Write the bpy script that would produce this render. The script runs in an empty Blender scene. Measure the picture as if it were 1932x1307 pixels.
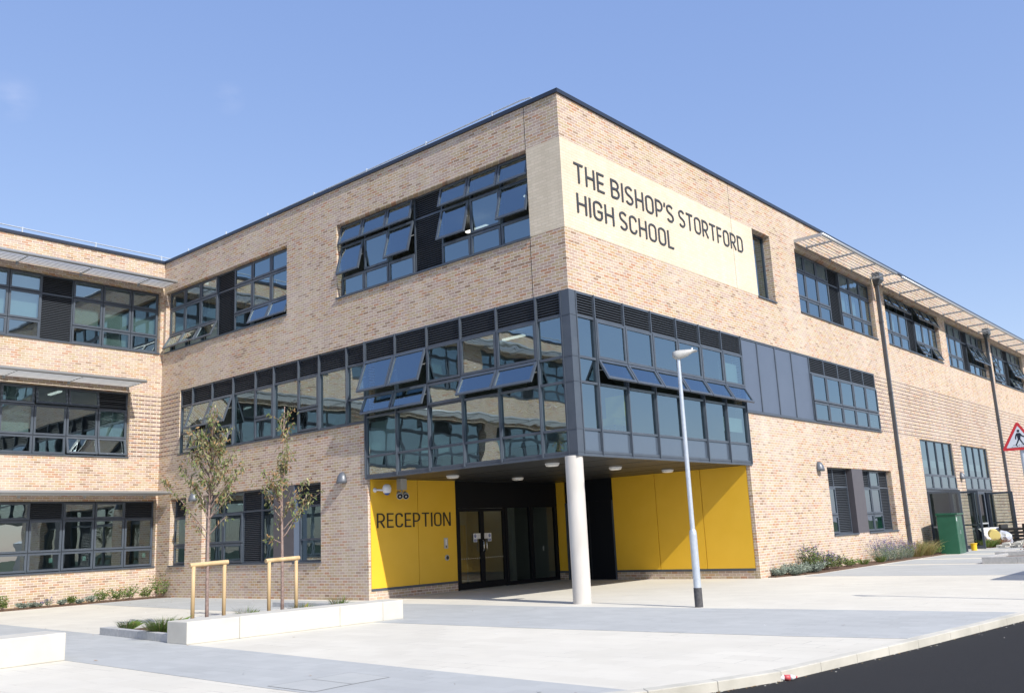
import bpy, bmesh, math, random
from mathutils import Vector, Matrix
random.seed(7)
R = math.radians
scn = bpy.context.scene
C = scn.collection

# ------------------------------------------------------------------ camera
cam_d = bpy.data.cameras.new('camera'); cam = bpy.data.objects.new('camera', cam_d); C.objects.link(cam)
CY, CP, CR = 0.7076, 0.2039, -0.0469
fwd = Vector((-math.sin(CY)*math.cos(CP), math.cos(CY)*math.cos(CP), math.sin(CP)))
rt = Vector((math.cos(CY), math.sin(CY), 0)); up = rt.cross(fwd)
R2 = rt*math.cos(CR)+up*math.sin(CR); U2 = -rt*math.sin(CR)+up*math.cos(CR)
cam.matrix_world = Matrix(((R2.x, U2.x, -fwd.x, 12.0723), (R2.y, U2.y, -fwd.y, -16.1809), (R2.z, U2.z, -fwd.z, 1.4992), (0, 0, 0, 1)))
cam_d.sensor_width = 36; cam_d.lens = 1720.3/1932*36; cam_d.clip_end = 3000; cam_d.clip_start = .05
scn.camera = cam

# ------------------------------------------------------------------ light
SUN = Vector((1.186, -0.236, 1.0)).normalized()
SEL = math.asin(SUN.z); SAZ = math.atan2(SUN.x, SUN.y)
w = bpy.data.worlds.new("World"); scn.world = w; w.use_nodes = True
nt = w.node_tree; sky = nt.nodes.new('ShaderNodeTexSky'); sky.sky_type = 'NISHITA'
sky.sun_disc = False; sky.sun_elevation = SEL; sky.sun_rotation = SAZ
sky.air_density = 1.0; sky.dust_density = 0.6; sky.ozone_density = 2.5; sky.altitude = 50
# summer haze: the sky softened towards an even pale blue, with two faint cloud wisps
def vm(op, a, b):
    n = nt.nodes.new('ShaderNodeVectorMath'); n.operation = op
    for k, v in ((0, a), (1, b)):
        if isinstance(v, tuple): n.inputs[k].default_value = v
        elif v is not None: nt.links.new(v, n.inputs[k])
    return n
def sm(op, a, b=None, c=None, clamp=False):
    n = nt.nodes.new('ShaderNodeMath'); n.operation = op; n.use_clamp = clamp
    for k, v in enumerate((a, b, c)):
        if isinstance(v, (int, float)): n.inputs[k].default_value = v
        elif v is not None: nt.links.new(v, n.inputs[k])
    return n.outputs[0]
veil = vm('ADD', vm('MULTIPLY', sky.outputs[0], (.715, .57, .385)).outputs[0], (.54, .955, 2.46)).outputs[0]
tc = nt.nodes.new('ShaderNodeTexCoord'); no = nt.nodes.new('ShaderNodeTexNoise'); no.inputs['Scale'].default_value = 28; no.inputs['Detail'].default_value = 6
st = vm('MULTIPLY', tc.outputs['Generated'], (1, 1, 2.2)); nt.links.new(st.outputs[0], no.inputs['Vector'])
tot = None
for d, rad in (((-0.8558, 0.2984, 0.4226), .026), ((-0.7627, 0.4687, 0.4456), .018)):
    dist = vm('DISTANCE', tc.outputs['Generated'], d).outputs['Value']
    f = sm('MULTIPLY', sm('SUBTRACT', 1.0, sm('DIVIDE', dist, rad), clamp=True), sm('MULTIPLY_ADD', no.outputs[0], 3.0, -1.25, clamp=True))
    tot = f if tot is None else sm('ADD', tot, f)
cl = nt.nodes.new('ShaderNodeVectorMath'); cl.operation = 'SCALE'; cl.inputs[0].default_value = (.55, .42, .25); nt.links.new(tot, cl.inputs['Scale'])
fin = vm('ADD', veil, cl.outputs[0]).outputs[0]
nt.links.new(fin, nt.nodes['Background'].inputs[0]); nt.nodes['Background'].inputs[1].default_value = 0.15
sd = bpy.data.lights.new('sun', 'SUN'); sd.energy = 3.9; sd.angle = R(.53); sd.color = (1, .945, .86)
so = bpy.data.objects.new('sun', sd); C.objects.link(so); so.rotation_euler = SUN.to_track_quat('Z', 'Y').to_euler()
so.location = (30, -10, 30)
scn.view_settings.view_transform = 'Standard'; scn.view_settings.look = 'None'
scn.view_settings.exposure = 0.52; scn.view_settings.gamma = 1

# ------------------------------------------------------------------ materials
def mat(name, col, rough=.6, metal=0, spec=.5):
    m = bpy.data.materials.new(name); m.use_nodes = True
    b = m.node_tree.nodes['Principled BSDF']
    b.inputs['Base Color'].default_value = (*col, 1); b.inputs['Roughness'].default_value = rough
    b.inputs['Metallic'].default_value = metal; b.inputs['Specular IOR Level'].default_value = spec
    return m
def N(m, t, **k):
    n = m.node_tree.nodes.new(t)
    for a, v in k.items(): setattr(n, a, v)
    return n
def L(m, a, b): m.node_tree.links.new(a, b)
def ramp(m, stops, const=False):
    r = N(m, 'ShaderNodeValToRGB'); e = r.color_ramp.elements
    if const: r.color_ramp.interpolation = 'CONSTANT'
    e[0].position = stops[0][0]; e[0].color = (*stops[0][1], 1)
    e[1].position = stops[-1][0]; e[1].color = (*stops[-1][1], 1)
    for p, c in stops[1:-1]:
        q = e.new(p); q.color = (*c, 1)
    return r
def noisy(name, c1, c2, scale, rough=.7, bump=0, bscale=None, detail=4, metal=0, spec=.5, stretch=None):
    m = mat(name, c1, rough, metal, spec); b = m.node_tree.nodes['Principled BSDF']
    g = N(m, 'ShaderNodeNewGeometry'); vec = g.outputs['Position']
    if stretch:
        mp = N(m, 'ShaderNodeMapping'); mp.inputs['Scale'].default_value = stretch; L(m, vec, mp.inputs[0]); vec = mp.outputs[0]
    n = N(m, 'ShaderNodeTexNoise'); n.inputs['Scale'].default_value = scale; n.inputs['Detail'].default_value = detail
    L(m, vec, n.inputs['Vector'])
    r = ramp(m, [(.3, c1), (.7, c2)]); L(m, n.outputs[0], r.inputs[0]); L(m, r.outputs[0], b.inputs['Base Color'])
    if bump:
        n2 = N(m, 'ShaderNodeTexNoise'); n2.inputs['Scale'].default_value = bscale or scale*8; n2.inputs['Detail'].default_value = 3
        L(m, g.outputs['Position'], n2.inputs['Vector'])
        bp = N(m, 'ShaderNodeBump'); bp.inputs['Strength'].default_value = bump; bp.inputs['Distance'].default_value = .01
        L(m, n2.outputs[0], bp.inputs['Height']); L(m, bp.outputs[0], b.inputs['Normal'])
    return m
def brick(name, stops, mortar, bumpd=.006, contrast=.25, patch=True, altdark=False):
    m = mat(name, (.4, .3, .2), .9, 0, .2); b = m.node_tree.nodes['Principled BSDF']
    g = N(m, 'ShaderNodeNewGeometry'); s = N(m, 'ShaderNodeSeparateXYZ'); L(m, g.outputs['Position'], s.inputs[0])
    a = N(m, 'ShaderNodeMath', operation='ADD'); L(m, s.outputs[0], a.inputs[0]); L(m, s.outputs[1], a.inputs[1])
    c = N(m, 'ShaderNodeCombineXYZ'); L(m, a.outputs[0], c.inputs[0]); L(m, s.outputs[2], c.inputs[1])
    t = N(m, 'ShaderNodeTexBrick'); L(m, c.outputs[0], t.inputs['Vector'])
    t.inputs['Color1'].default_value = (0, 0, 0, 1); t.inputs['Color2'].default_value = (1, 1, 1, 1); t.inputs['Mortar'].default_value = (.5, .5, .5, 1)
    t.inputs['Scale'].default_value = 1; t.inputs['Mortar Size'].default_value = .0075; t.inputs['Mortar Smooth'].default_value = .25
    t.inputs['Brick Width'].default_value = .225; t.inputs['Row Height'].default_value = .075
    fac = t.outputs['Color']
    if patch:                      # colours drift in loose batches over the wall, as bricks are laid pallet by pallet
        n = N(m, 'ShaderNodeTexNoise'); n.inputs['Scale'].default_value = .55; n.inputs['Detail'].default_value = 3; L(m, c.outputs[0], n.inputs['Vector'])
        mm = N(m, 'ShaderNodeMath', operation='MULTIPLY_ADD'); mm.inputs[1].default_value = .42; mm.inputs[2].default_value = -.21
        L(m, n.outputs[0], mm.inputs[0])
        ad = N(m, 'ShaderNodeMath', operation='ADD', use_clamp=True); L(m, fac, ad.inputs[0]); L(m, mm.outputs[0], ad.inputs[1]); fac = ad.outputs[0]
    r = ramp(m, stops, True); L(m, fac, r.inputs[0])
    n2 = N(m, 'ShaderNodeTexNoise'); n2.inputs['Scale'].default_value = 22; n2.inputs['Detail'].default_value = 4; L(m, g.outputs['Position'], n2.inputs['Vector'])
    mx0 = N(m, 'ShaderNodeMix', data_type='RGBA', blend_type='OVERLAY'); mx0.inputs['Factor'].default_value = contrast
    L(m, r.outputs[0], mx0.inputs['A']); L(m, n2.outputs[0], mx0.inputs['B'])
    col = mx0.outputs['Result']
    if altdark:
        v = N(m, 'ShaderNodeMath', operation='MULTIPLY'); v.inputs[1].default_value = 1/.15; L(m, s.outputs[2], v.inputs[0])
        fr = N(m, 'ShaderNodeMath', operation='FRACT'); L(m, v.outputs[0], fr.inputs[0])
        gt = N(m, 'ShaderNodeMath', operation='GREATER_THAN'); gt.inputs[1].default_value = .5; L(m, fr.outputs[0], gt.inputs[0])
        mxd = N(m, 'ShaderNodeMix', data_type='RGBA', blend_type='MULTIPLY'); mxd.inputs['B'].default_value = (.47, .43, .47, 1)
        L(m, gt.outputs[0], mxd.inputs['Factor']); L(m, col, mxd.inputs['A']); col = mxd.outputs['Result']
    mx = N(m, 'ShaderNodeMix', data_type='RGBA'); L(m, t.outputs['Fac'], mx.inputs['Factor']); L(m, col, mx.inputs['A']); mx.inputs['B'].default_value = (*mortar, 1)
    # efflorescence and weather stains
    n3 = N(m, 'ShaderNodeTexNoise'); n3.inputs['Scale'].default_value = .35; n3.inputs['Detail'].default_value = 5; L(m, g.outputs['Position'], n3.inputs['Vector'])
    r3 = ramp(m, [(.48, (0, 0, 0)), (.75, (1, 1, 1))]); L(m, n3.outputs[0], r3.inputs[0])
    f3 = N(m, 'ShaderNodeMath', operation='MULTIPLY'); f3.inputs[1].default_value = .35; L(m, r3.outputs[0], f3.inputs[0])
    mx3 = N(m, 'ShaderNodeMix', data_type='RGBA'); L(m, f3.outputs[0], mx3.inputs['Factor']); L(m, mx.outputs['Result'], mx3.inputs['A']); mx3.inputs['B'].default_value = (*[q*.84 for q in mortar], 1)
    # faint run-off streaks
    mp4 = N(m, 'ShaderNodeMapping'); mp4.inputs['Scale'].default_value = (2.5, 2.5, .22); L(m, g.outputs['Position'], mp4.inputs[0]); n4 = N(m, 'ShaderNodeTexNoise'); n4.inputs['Scale'].default_value = 1; n4.inputs['Detail'].default_value = 5; L(m, mp4.outputs[0], n4.inputs['Vector'])
    r4 = ramp(m, [(.34, (.935, .93, .92)), (.6, (1.01, 1.01, 1.01))]); L(m, n4.outputs[0], r4.inputs[0])
    mx4 = N(m, 'ShaderNodeMix', data_type='RGBA', blend_type='MULTIPLY'); mx4.inputs['Factor'].default_value = 1; L(m, mx3.outputs['Result'], mx4.inputs['A']); L(m, r4.outputs[0], mx4.inputs['B'])
    L(m, mx4.outputs['Result'], b.inputs['Base Color'])
    inv = N(m, 'ShaderNodeMath', operation='SUBTRACT'); inv.inputs[0].default_value = 1; L(m, t.outputs['Fac'], inv.inputs[1])
    sm = N(m, 'ShaderNodeMath', operation='MULTIPLY_ADD'); sm.inputs[1].default_value = .25; L(m, n2.outputs[0], sm.inputs[0]); L(m, inv.outputs[0], sm.inputs[2])
    bp = N(m, 'ShaderNodeBump'); bp.inputs['Strength'].default_value = .7; bp.inputs['Distance'].default_value = bumpd
    L(m, sm.outputs[0], bp.inputs['Height']); L(m, bp.outputs[0], b.inputs['Normal'])
    return m
STOPS = [(0, (.31, .215, .15)), (.05, (.445, .255, .165)), (.12, (.465, .315, .185)), (.25, (.445, .325, .26)), (.40, (.475, .375, .255)),
         (.55, (.50, .39, .305)), (.68, (.455, .36, .235)), (.80, (.435, .325, .27)), (.92, (.525, .42, .315))]
M = {}
M['brick'] = brick('buff_brick', STOPS, (.74, .675, .60))
M['brick_band'] = brick('banded_brick', STOPS, (.76, .70, .63), altdark=True)
M['brick_cream'] = brick('cream_glazed_brick', [(0, (.69, .605, .475)), (.3, (.71, .625, .495)), (.6, (.73, .64, .51)), (.85, (.67, .59, .46))], (.60, .52, .40), bumpd=.003, contrast=.06, patch=False)
M['frame'] = noisy('anthracite_aluminium', (.060, .076, .100), (.074, .092, .118), 3, .38)
M['coping'] = mat('dark_blue_coping', (.022, .03, .05), .35)
M['slat'] = mat('louvre_slat', (.042, .05, .062), .45)
M['void'] = mat('louvre_back', (.012, .014, .017), .8)
M['panel'] = noisy('blue_grey_panel', (.088, .115, .165), (.097, .125, .178), 1.5, .38)
M['fin'] = noisy('charcoal_panel', (.085, .08, .092), (.095, .09, .10), 4, .5)
M['black'] = mat('black_panel', (.006, .008, .012), .6, 0, .2)
M['yellow'] = noisy('yellow_panel', (.80, .475, .03), (.83, .50, .038), 2, .38)
M['soffit'] = mat('dark_soffit_panel', (.036, .038, .041), .4, 0, .3)
M['steel'] = mat('brushed_steel', (.6, .6, .6), .25, 1)
M['alu'] = mat('satin_grey_metal', (.46, .48, .50), .35, .35)
M['galv'] = noisy('galvanised_steel', (.50, .56, .63), (.60, .65, .70), 14, .38, metal=.45)
M['galvdark'] = noisy('dark_bitumen_band', (.05, .05, .055), (.085, .085, .09), 20, .8)
M['lampgrey'] = mat('slate_grey_casting', (.12, .135, .16), .4, .2)
M['pipe'] = mat('dark_grey_downpipe', (.075, .085, .10), .4)
M['white'] = mat('white_plastic', (.75, .76, .78), .4)
M['greyplastic'] = mat('grey_plastic', (.42, .43, .42), .4)
M['blue'] = mat('blue_plastic', (.02, .09, .35), .4)
M['letter'] = mat('dark_grey_lettering', (.045, .048, .055), .45)
M['letterblk'] = mat('black_lettering', (.02, .018, .016), .4)
M['concrete'] = noisy('pale_concrete', (.49, .475, .425), (.56, .545, .49), 2.5, .8, .15, 60)
M['column'] = noisy('fair_faced_concrete', (.49, .465, .43), (.60, .575, .54), 3, .75, .12, 40, stretch=(1, 1, .35))
M['granite'] = noisy('grey_granite', (.36, .37, .37), (.46, .46, .46), 12, .8, .1, 80)
M['wood'] = noisy('peeled_timber', (.46, .33, .17), (.60, .45, .26), 9, .75, .2, 30, stretch=(1, 1, .2))
M['bark'] = noisy('red_brown_bark', (.19, .13, .115), (.34, .26, .23), 18, .85, .3, 60)
M['soil'] = noisy('bark_mulch', (.05, .028, .018), (.16, .095, .06), 30, .95, .8, 60)
M['intwall'] = mat('interior_plaster', (.42, .43, .40), .8)
M['intfloor'] = mat('interior_carpet', (.10, .11, .12), .9)
M['intceil'] = mat('interior_ceiling', (.5, .51, .5), .9)
M['blind'] = mat('pale_roller_blind', (.62, .68, .62), .8)
M['green'] = noisy('green_cabinet_paint', (.010, .085, .045), (.016, .105, .058), 3, .35)
M['red'] = mat('sign_red', (.55, .03, .035), .4)
M['signwhite'] = mat('sign_white', (.62, .65, .70), .4)
M['signblack'] = mat('sign_black', (.012, .014, .025), .4)
M['yplastic'] = mat('yellow_bucket_plastic', (.75, .48, .02), .4)
M['paper'] = mat('white_sheet', (.8, .79, .77), .7)
M['foam'] = mat('pale_yellow_foam', (.75, .62, .22), .7)
M['bag'] = mat('silver_polythene', (.42, .45, .52), .3)
M['blackp'] = mat('black_pallet_plastic', (.02, .02, .02), .5)
M['rubber'] = mat('tyre_rubber', (.02, .02, .02), .8)
M['vanpaint'] = mat('silver_van_paint', (.45, .46, .48), .3, .3)
def emis(name, col, s):
    m = bpy.data.materials.new(name); m.use_nodes = True; n = m.node_tree; n.nodes.remove(n.nodes['Principled BSDF'])
    e = n.nodes.new('ShaderNodeEmission'); e.inputs[0].default_value = (*col, 1); e.inputs[1].default_value = s
    n.links.new(e.outputs[0], n.nodes['Material Output'].inputs[0]); return m
M['tube'] = emis('lit_strip', (1, .97, .88), 1.1)
M['disc'] = mat('opal_diffuser', (.8, .8, .78), .4)
def glass(name, base, tint, gcol, wav=.5, opaque=None):
    m = bpy.data.materials.new(name); m.use_nodes = True; n = m.node_tree; n.nodes.remove(n.nodes['Principled BSDF'])
    out = n.nodes['Material Output']; g = N(m, 'ShaderNodeBsdfGlossy'); g.inputs['Color'].default_value = (*gcol, 1); g.inputs['Roughness'].default_value = .0
    if opaque:
        t = N(m, 'ShaderNodeBsdfDiffuse'); t.inputs['Color'].default_value = (*opaque, 1)
    else:
        t = N(m, 'ShaderNodeBsdfTransparent'); t.inputs['Color'].default_value = (*tint, 1)
    f = N(m, 'ShaderNodeFresnel'); bg = N(m, 'ShaderNodeNewGeometry'); bi = N(m, 'ShaderNodeMath', operation='MULTIPLY_ADD'); bi.inputs[1].default_value = 1/1.5-1.5; bi.inputs[2].default_value = 1.5
    L(m, bg.outputs['Backfacing'], bi.inputs[0]); L(m, bi.outputs[0], f.inputs['IOR'])
    ma = N(m, 'ShaderNodeMath', operation='MULTIPLY_ADD', use_clamp=True); ma.inputs[1].default_value = .9; ma.inputs[2].default_value = base
    L(m, f.outputs[0], ma.inputs[0])
    ge = N(m, 'ShaderNodeNewGeometry'); no = N(m, 'ShaderNodeTexNoise'); no.inputs['Scale'].default_value = 1.3; no.inputs['Detail'].default_value = 1.5
    L(m, ge.outputs['Position'], no.inputs['Vector'])
    bp = N(m, 'ShaderNodeBump'); bp.inputs['Strength'].default_value = wav; bp.inputs['Distance'].default_value = .007; L(m, no.outputs[0], bp.inputs['Height'])
    L(m, bp.outputs[0], g.inputs['Normal'])
    mx = N(m, 'ShaderNodeMixShader'); L(m, ma.outputs[0], mx.inputs[0]); L(m, t.outputs[0], mx.inputs[1]); L(m, g.outputs[0], mx.inputs[2]); L(m, mx.outputs[0], out.inputs[0])
    return m
M['glass'] = glass('coated_window_glass', .28, (.36, .46, .47), (.74, .92, 1.0))
M['spandrel'] = glass('spandrel_glass', .09, None, (.8, .9, 1.0), .4, opaque=(.07, .092, .125))
M['doorglass'] = glass('clear_door_glass', .05, (.50, .56, .55), (.9, .95, .95), .1)
def paving(name, c1, c2, joint, bw, rh, ms, rot=0.0, jf=.5):
    m = mat(name, c1, .8, 0, .25); b = m.node_tree.nodes['Principled BSDF']
    g = N(m, 'ShaderNodeNewGeometry'); mp = N(m, 'ShaderNodeMapping'); mp.inputs['Rotation'].default_value = (0, 0, rot); L(m, g.outputs['Position'], mp.inputs[0])
    t = N(m, 'ShaderNodeTexBrick'); L(m, mp.outputs[0], t.inputs['Vector']); t.inputs['Scale'].default_value = 1
    t.inputs['Color1'].default_value = (*c1, 1); t.inputs['Color2'].default_value = (*c2, 1); jm = N(m, 'ShaderNodeMix', data_type='RGBA'); jm.inputs['A'].default_value = (*c1, 1); jm.inputs['B'].default_value = (*[q*.55 for q in joint], 1); L(m, jm.outputs['Result'], t.inputs['Mortar'])
    jn = N(m, 'ShaderNodeTexNoise'); jn.inputs['Scale'].default_value = .8; jn.inputs['Detail'].default_value = 5; jn.inputs['Roughness'].default_value = .75; L(m, g.outputs['Position'], jn.inputs['Vector']); jr = ramp(m, [(.50, (0, 0, 0)), (.66, (1, 1, 1))]); L(m, jn.outputs[0], jr.inputs[0]); L(m, jr.outputs[0], jm.inputs['Factor'])
    t.inputs['Brick Width'].default_value = bw; t.inputs['Row Height'].default_value = rh; t.inputs['Mortar Size'].default_value = ms; t.inputs['Mortar Smooth'].default_value = .4
    n = N(m, 'ShaderNodeTexNoise'); n.inputs['Scale'].default_value = .5; n.inputs['Detail'].default_value = 7; n.inputs['Roughness'].default_value = .65; L(m, g.outputs['Position'], n.inputs['Vector'])
    r = ramp(m, [(.3, (.91, .91, .905)), (.68, (1.04, 1.04, 1.03))]); L(m, n.outputs[0], r.inputs[0])
    mx = N(m, 'ShaderNodeMix', data_type='RGBA', blend_type='MULTIPLY'); mx.inputs['Factor'].default_value = 1; L(m, t.outputs['Color'], mx.inputs['A']); L(m, r.outputs[0], mx.inputs['B'])
    # small dark specks and tyre-dirt streaks
    n2 = N(m, 'ShaderNodeTexNoise'); n2.inputs['Scale'].default_value = 2.2; n2.inputs['Detail'].default_value = 9; n2.inputs['Roughness'].default_value = .8
    mp2 = N(m, 'ShaderNodeMapping'); mp2.inputs['Scale'].default_value = (.5, 1.4, 1); L(m, g.outputs['Position'], mp2.inputs[0]); L(m, mp2.outputs[0], n2.inputs['Vector'])
    r2 = ramp(m, [(.60, (1, 1, 1)), (.74, (.72, .70, .67))]); L(m, n2.outputs[0], r2.inputs[0])
    mx2 = N(m, 'ShaderNodeMix', data_type='RGBA', blend_type='MULTIPLY'); mx2.inputs['Factor'].default_value = 1; L(m, mx.outputs['Result'], mx2.inputs['A']); L(m, r2.outputs[0], mx2.inputs['B'])
    L(m, mx2.outputs['Result'], b.inputs['Base Color'])
    n3 = N(m, 'ShaderNodeTexNoise'); n3.inputs['Scale'].default_value = 90; L(m, g.outputs['Position'], n3.inputs['Vector'])
    bp = N(m, 'ShaderNodeBump'); bp.inputs['Strength'].default_value = .25; bp.inputs['Distance'].default_value = .004; L(m, n3.outputs[0], bp.inputs['Height']); L(m, bp.outputs[0], b.inputs['Normal'])
    return m
M['pave'] = paving('pale_granite_paving', (.61, .585, .515), (.645, .62, .55), (.50, .48, .43), .60, .30, .005)
M['pavegrey'] = paving('blue_grey_granite_paving', (.405, .42, .42), (.44, .455, .455), (.33, .35, .37), .40, .20, .004)
M['asphalt'] = noisy('asphalt', (.017, .018, .020), (.040, .041, .044), 70, .9, 1.0, 200, detail=10, spec=.2)
M['kerb'] = noisy('pale_kerb_concrete', (.40, .39, .34), (.56, .54, .48), 2.2, .85, .3, 60, detail=8)
M['grassfield'] = noisy('distant_grass', (.05, .07, .02), (.08, .10, .035), .5, .9)

# ------------------------------------------------------------------ mesh helpers
def axes(fr):
    return {'A': (Vector((0, 0, 0)), Vector((1, 0, 0)), Vector((0, -1, 0))),
            'B': (Vector((0, 0, 0)), Vector((0, 1, 0)), Vector((1, 0, 0))),
            'C': (Vector((-18.3, 0, 0)), Vector((0, 1, 0)), Vector((1, 0, 0))),
            'E': (Vector((-7.12, 0, 0)), Vector((0, 1, 0)), Vector((1, 0, 0))),
            'D': (Vector((0, 8.16, 0)), Vector((1, 0, 0)), Vector((0, -1, 0))),
            'W': (Vector((0, 0, 0)), Vector((1, 0, 0)), Vector((0, 1, 0)))}[fr]
class MB:
    def __init__(s): s.v = []; s.f = []; s.mi = []; s.mats = []
    def m(s, name):
        if name not in s.mats: s.mats.append(name)
        return s.mats.index(name)
    def quad(s, ps, mn):
        i = len(s.v); s.v += [tuple(p) for p in ps]; s.f.append(tuple(range(i, i+len(ps)))); s.mi.append(s.m(mn))
    def hexa(s, P, mn):           # P: 8 points, bottom 4 then top 4
        i = len(s.v); s.v += [tuple(p) for p in P]; k = s.m(mn)
        for f in ((0, 3, 2, 1), (4, 5, 6, 7), (0, 1, 5, 4), (1, 2, 6, 5), (2, 3, 7, 6), (3, 0, 4, 7)):
            s.f.append(tuple(i+j for j in f)); s.mi.append(k)
    def box(s, fr, u0, u1, n0, n1, z0, z1, mn, T=None):
        O, U, Nn = axes(fr)
        P = [O+U*u+Nn*n+Vector((0, 0, z)) for z in (z0, z1) for u, n in ((u0, n0), (u1, n0), (u1, n1), (u0, n1))]
        if T: P = [T(p) for p in P]
        s.hexa(P, mn)
    def tube(s, pts, rad, mn, seg=8, cap=True):
        pts = [Vector(p) for p in pts]; rs = rad if isinstance(rad, (list, tuple)) else [rad]*len(pts); i0 = len(s.v); k = s.m(mn)
        prev = None
        for j, p in enumerate(pts):
            d = (pts[min(j+1, len(pts)-1)]-pts[max(j-1, 0)]).normalized()
            a = prev - d*prev.dot(d) if prev else (Vector((0, 0, 1)) if abs(d.z) < .9 else Vector((1, 0, 0))).cross(d)
            a.normalize(); prev = a; b = d.cross(a)
            for q in range(seg):
                t = 2*math.pi*q/seg; s.v.append(tuple(p+(a*math.cos(t)+b*math.sin(t))*rs[j]))
        for j in range(len(pts)-1):
            for q in range(seg):
                s.f.append((i0+j*seg+q, i0+j*seg+(q+1) % seg, i0+(j+1)*seg+(q+1) % seg, i0+(j+1)*seg+q)); s.mi.append(k)
        if cap:
            s.f.append(tuple(i0+q for q in range(seg))[::-1]); s.mi.append(k)
            s.f.append(tuple(i0+(len(pts)-1)*seg+q for q in range(seg))); s.mi.append(k)
    def lathe(s, prof, o, mn, seg=24, ax=(0, 0, 1)):
        ax = Vector(ax).normalized(); s.tube([Vector(o)+ax*h+ax*1e-6*i for i, (r, h) in enumerate(prof)], [max(r, 1e-4) for r, h in prof], mn, seg)
    def build(s, name, parent=None, smooth=False, bevel=0):
        me = bpy.data.meshes.new(name); me.from_pydata(s.v, [], s.f)
        for n in s.mats: me.materials.append(M[n])
        me.polygons.foreach_set('material_index', s.mi)
        if s.f:
            bm = bmesh.new(); bm.from_mesh(me); bmesh.ops.recalc_face_normals(bm, faces=bm.faces[:]); bm.to_mesh(me); bm.free()
        if smooth: me.polygons.foreach_set('use_smooth', [True]*len(me.polygons))
        me.update(); o = bpy.data.objects.new(name, me); C.objects.link(o)
        if parent: o.parent = parent
        if bevel:
            b = o.modifiers.new('bevel', 'BEVEL'); b.width = bevel; b.segments = 2; b.limit_method = 'ANGLE'
        return o
def tag(o, label=None, cat=None, group=None, kind=None):
    if label: o['label'] = label
    if cat: o['category'] = cat
    if group: o['group'] = group
    if kind: o['kind'] = kind
    return o
def thing(name, label, cat, loc=(0, 0, 0), rz=0, group=None):
    o = bpy.data.objects.new(name, None); C.objects.link(o); o.location = loc; o.rotation_euler = (0, 0, rz)
    o.empty_display_size = .2
    return tag(o, label, cat, group)
def dup(root, loc, rz=None, label=None):
    r = root.copy(); C.objects.link(r); r.location = loc
    if rz is not None: r.rotation_euler = (0, 0, rz)
    if label: r['label'] = label
    for ch in list(root.children):
        c = ch.copy(); C.objects.link(c); c.parent = r
        for g in list(ch.children):
            d = g.copy(); C.objects.link(d); d.parent = c
    return r
def struct(mb, name, **k): return tag(mb.build(name, **k), kind='structure')

# ------------------------------------------------------------------ ground
g = MB(); g.quad([(-700, -700, -.14), (700, -700, -.14), (700, 700, -.14), (-700, 700, -.14)], 'grassfield'); struct(g, 'ground')
KB = [(2.0, -13.2), (4.3, -11.4), (5.7, -10.1), (6.45, -9.2), (6.9, -8.45), (7.22, -7.7), (7.5, -6.9), (7.72, -5.4), (7.94, -3.95), (8.17, -2.1), (8.41, -.15), (8.75, 3.5), (9.25, 9), (10.4, 22), (12, 40), (15, 75)]
def offs(path, d):
    out = []
    for i, p in enumerate(path):
        a = Vector(path[max(i-1, 0)]); b = Vector(path[min(i+1, len(path)-1)]); t = (b-a).normalized(); out.append((p[0]+t.y*d, p[1]-t.x*d))
    return out
def slab(poly, z, h, mn, name):          # polygon with thickness below
    bm = bmesh.new(); f = bm.faces.new([bm.verts.new((x, y, z)) for x, y in poly])
    r = bmesh.ops.extrude_face_region(bm, geom=[f]); bmesh.ops.translate(bm, verts=[v for v in r['geom'] if isinstance(v, bmesh.types.BMVert)], vec=(0, 0, -h))
    bmesh.ops.triangulate(bm, faces=[f for f in bm.faces if len(f.verts) > 4]); bmesh.ops.recalc_face_normals(bm, faces=bm.faces[:])
    me = bpy.data.meshes.new(name); bm.to_mesh(me); bm.free(); me.materials.append(M[mn]); o = bpy.data.objects.new(name, me); C.objects.link(o); o['kind'] = 'structure'; return o
slab([(-60, -40), (-10, -40), (0, -15)] + KB + [(15, 80), (-60, 80)], 0, .135, 'pave', 'pavement')
rf = offs(KB, .105)
road = [(p[0], p[1]) for p in rf]
slab([(0, -15.1), (-10, -41), (60, -41), (60, 80), (15.2, 80)] + road[::-1], -.1, .03, 'asphalt', 'road')
kb = MB()
for i in range(len(KB)-1):
    a, b = Vector(KB[i]), Vector(KB[i+1]); L_ = (b-a).length; n = max(1, round(L_/.915))
    a2, b2 = Vector(rf[i]), Vector(rf[i+1])
    for k in range(n):
        t0 = k/n+.002/L_; t1 = (k+1)/n-.002/L_
        p = [a.lerp(b, t0), a.lerp(b, t1), a2.lerp(b2, t1), a2.lerp(b2, t0)]
        jz = random.uniform(-.0012, .0012)
        kb.hexa([(q.x, q.y, -.13) for q in p]+[(q.x, q.y, (.012 if j < 2 else .0)+jz) for j, q in enumerate(p)], 'kerb')
struct(kb, 'kerb', bevel=.008)
def band(poly, name='paving_band'): slab(poly, .005, .004, 'pavegrey', name)
band([(-40, -5.2), (-11.67, -7.3), (-5.9, -7.66), (-2.73, -7.98), (-.09, -8.13), (3.97, -8.41), (6.86, -8.56), (6.4, -9.25), (5.65, -10.14), (2.9, -10.1), (-2.2, -9.93), (-12, -9.3), (-40, -7.5)])
band([(-18.2, -2.6), (-7.3, -3.35), (-2.68, -4.3), (1.94, -4.3), (6.48, -4.1), (7.9, -3.92), (8.16, -2.1), (8.36, -.3), (4.8, -.42), (3, -.52), (-.95, -.74), (-5.1, -.66), (-10, -.25), (-18.2, -.05)])
band([(.9, 9.05), (6.43, 9.05), (9.2, 9.1), (9.7, 14.4), (5.3, 14.37), (.9, 14.37)])
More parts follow.
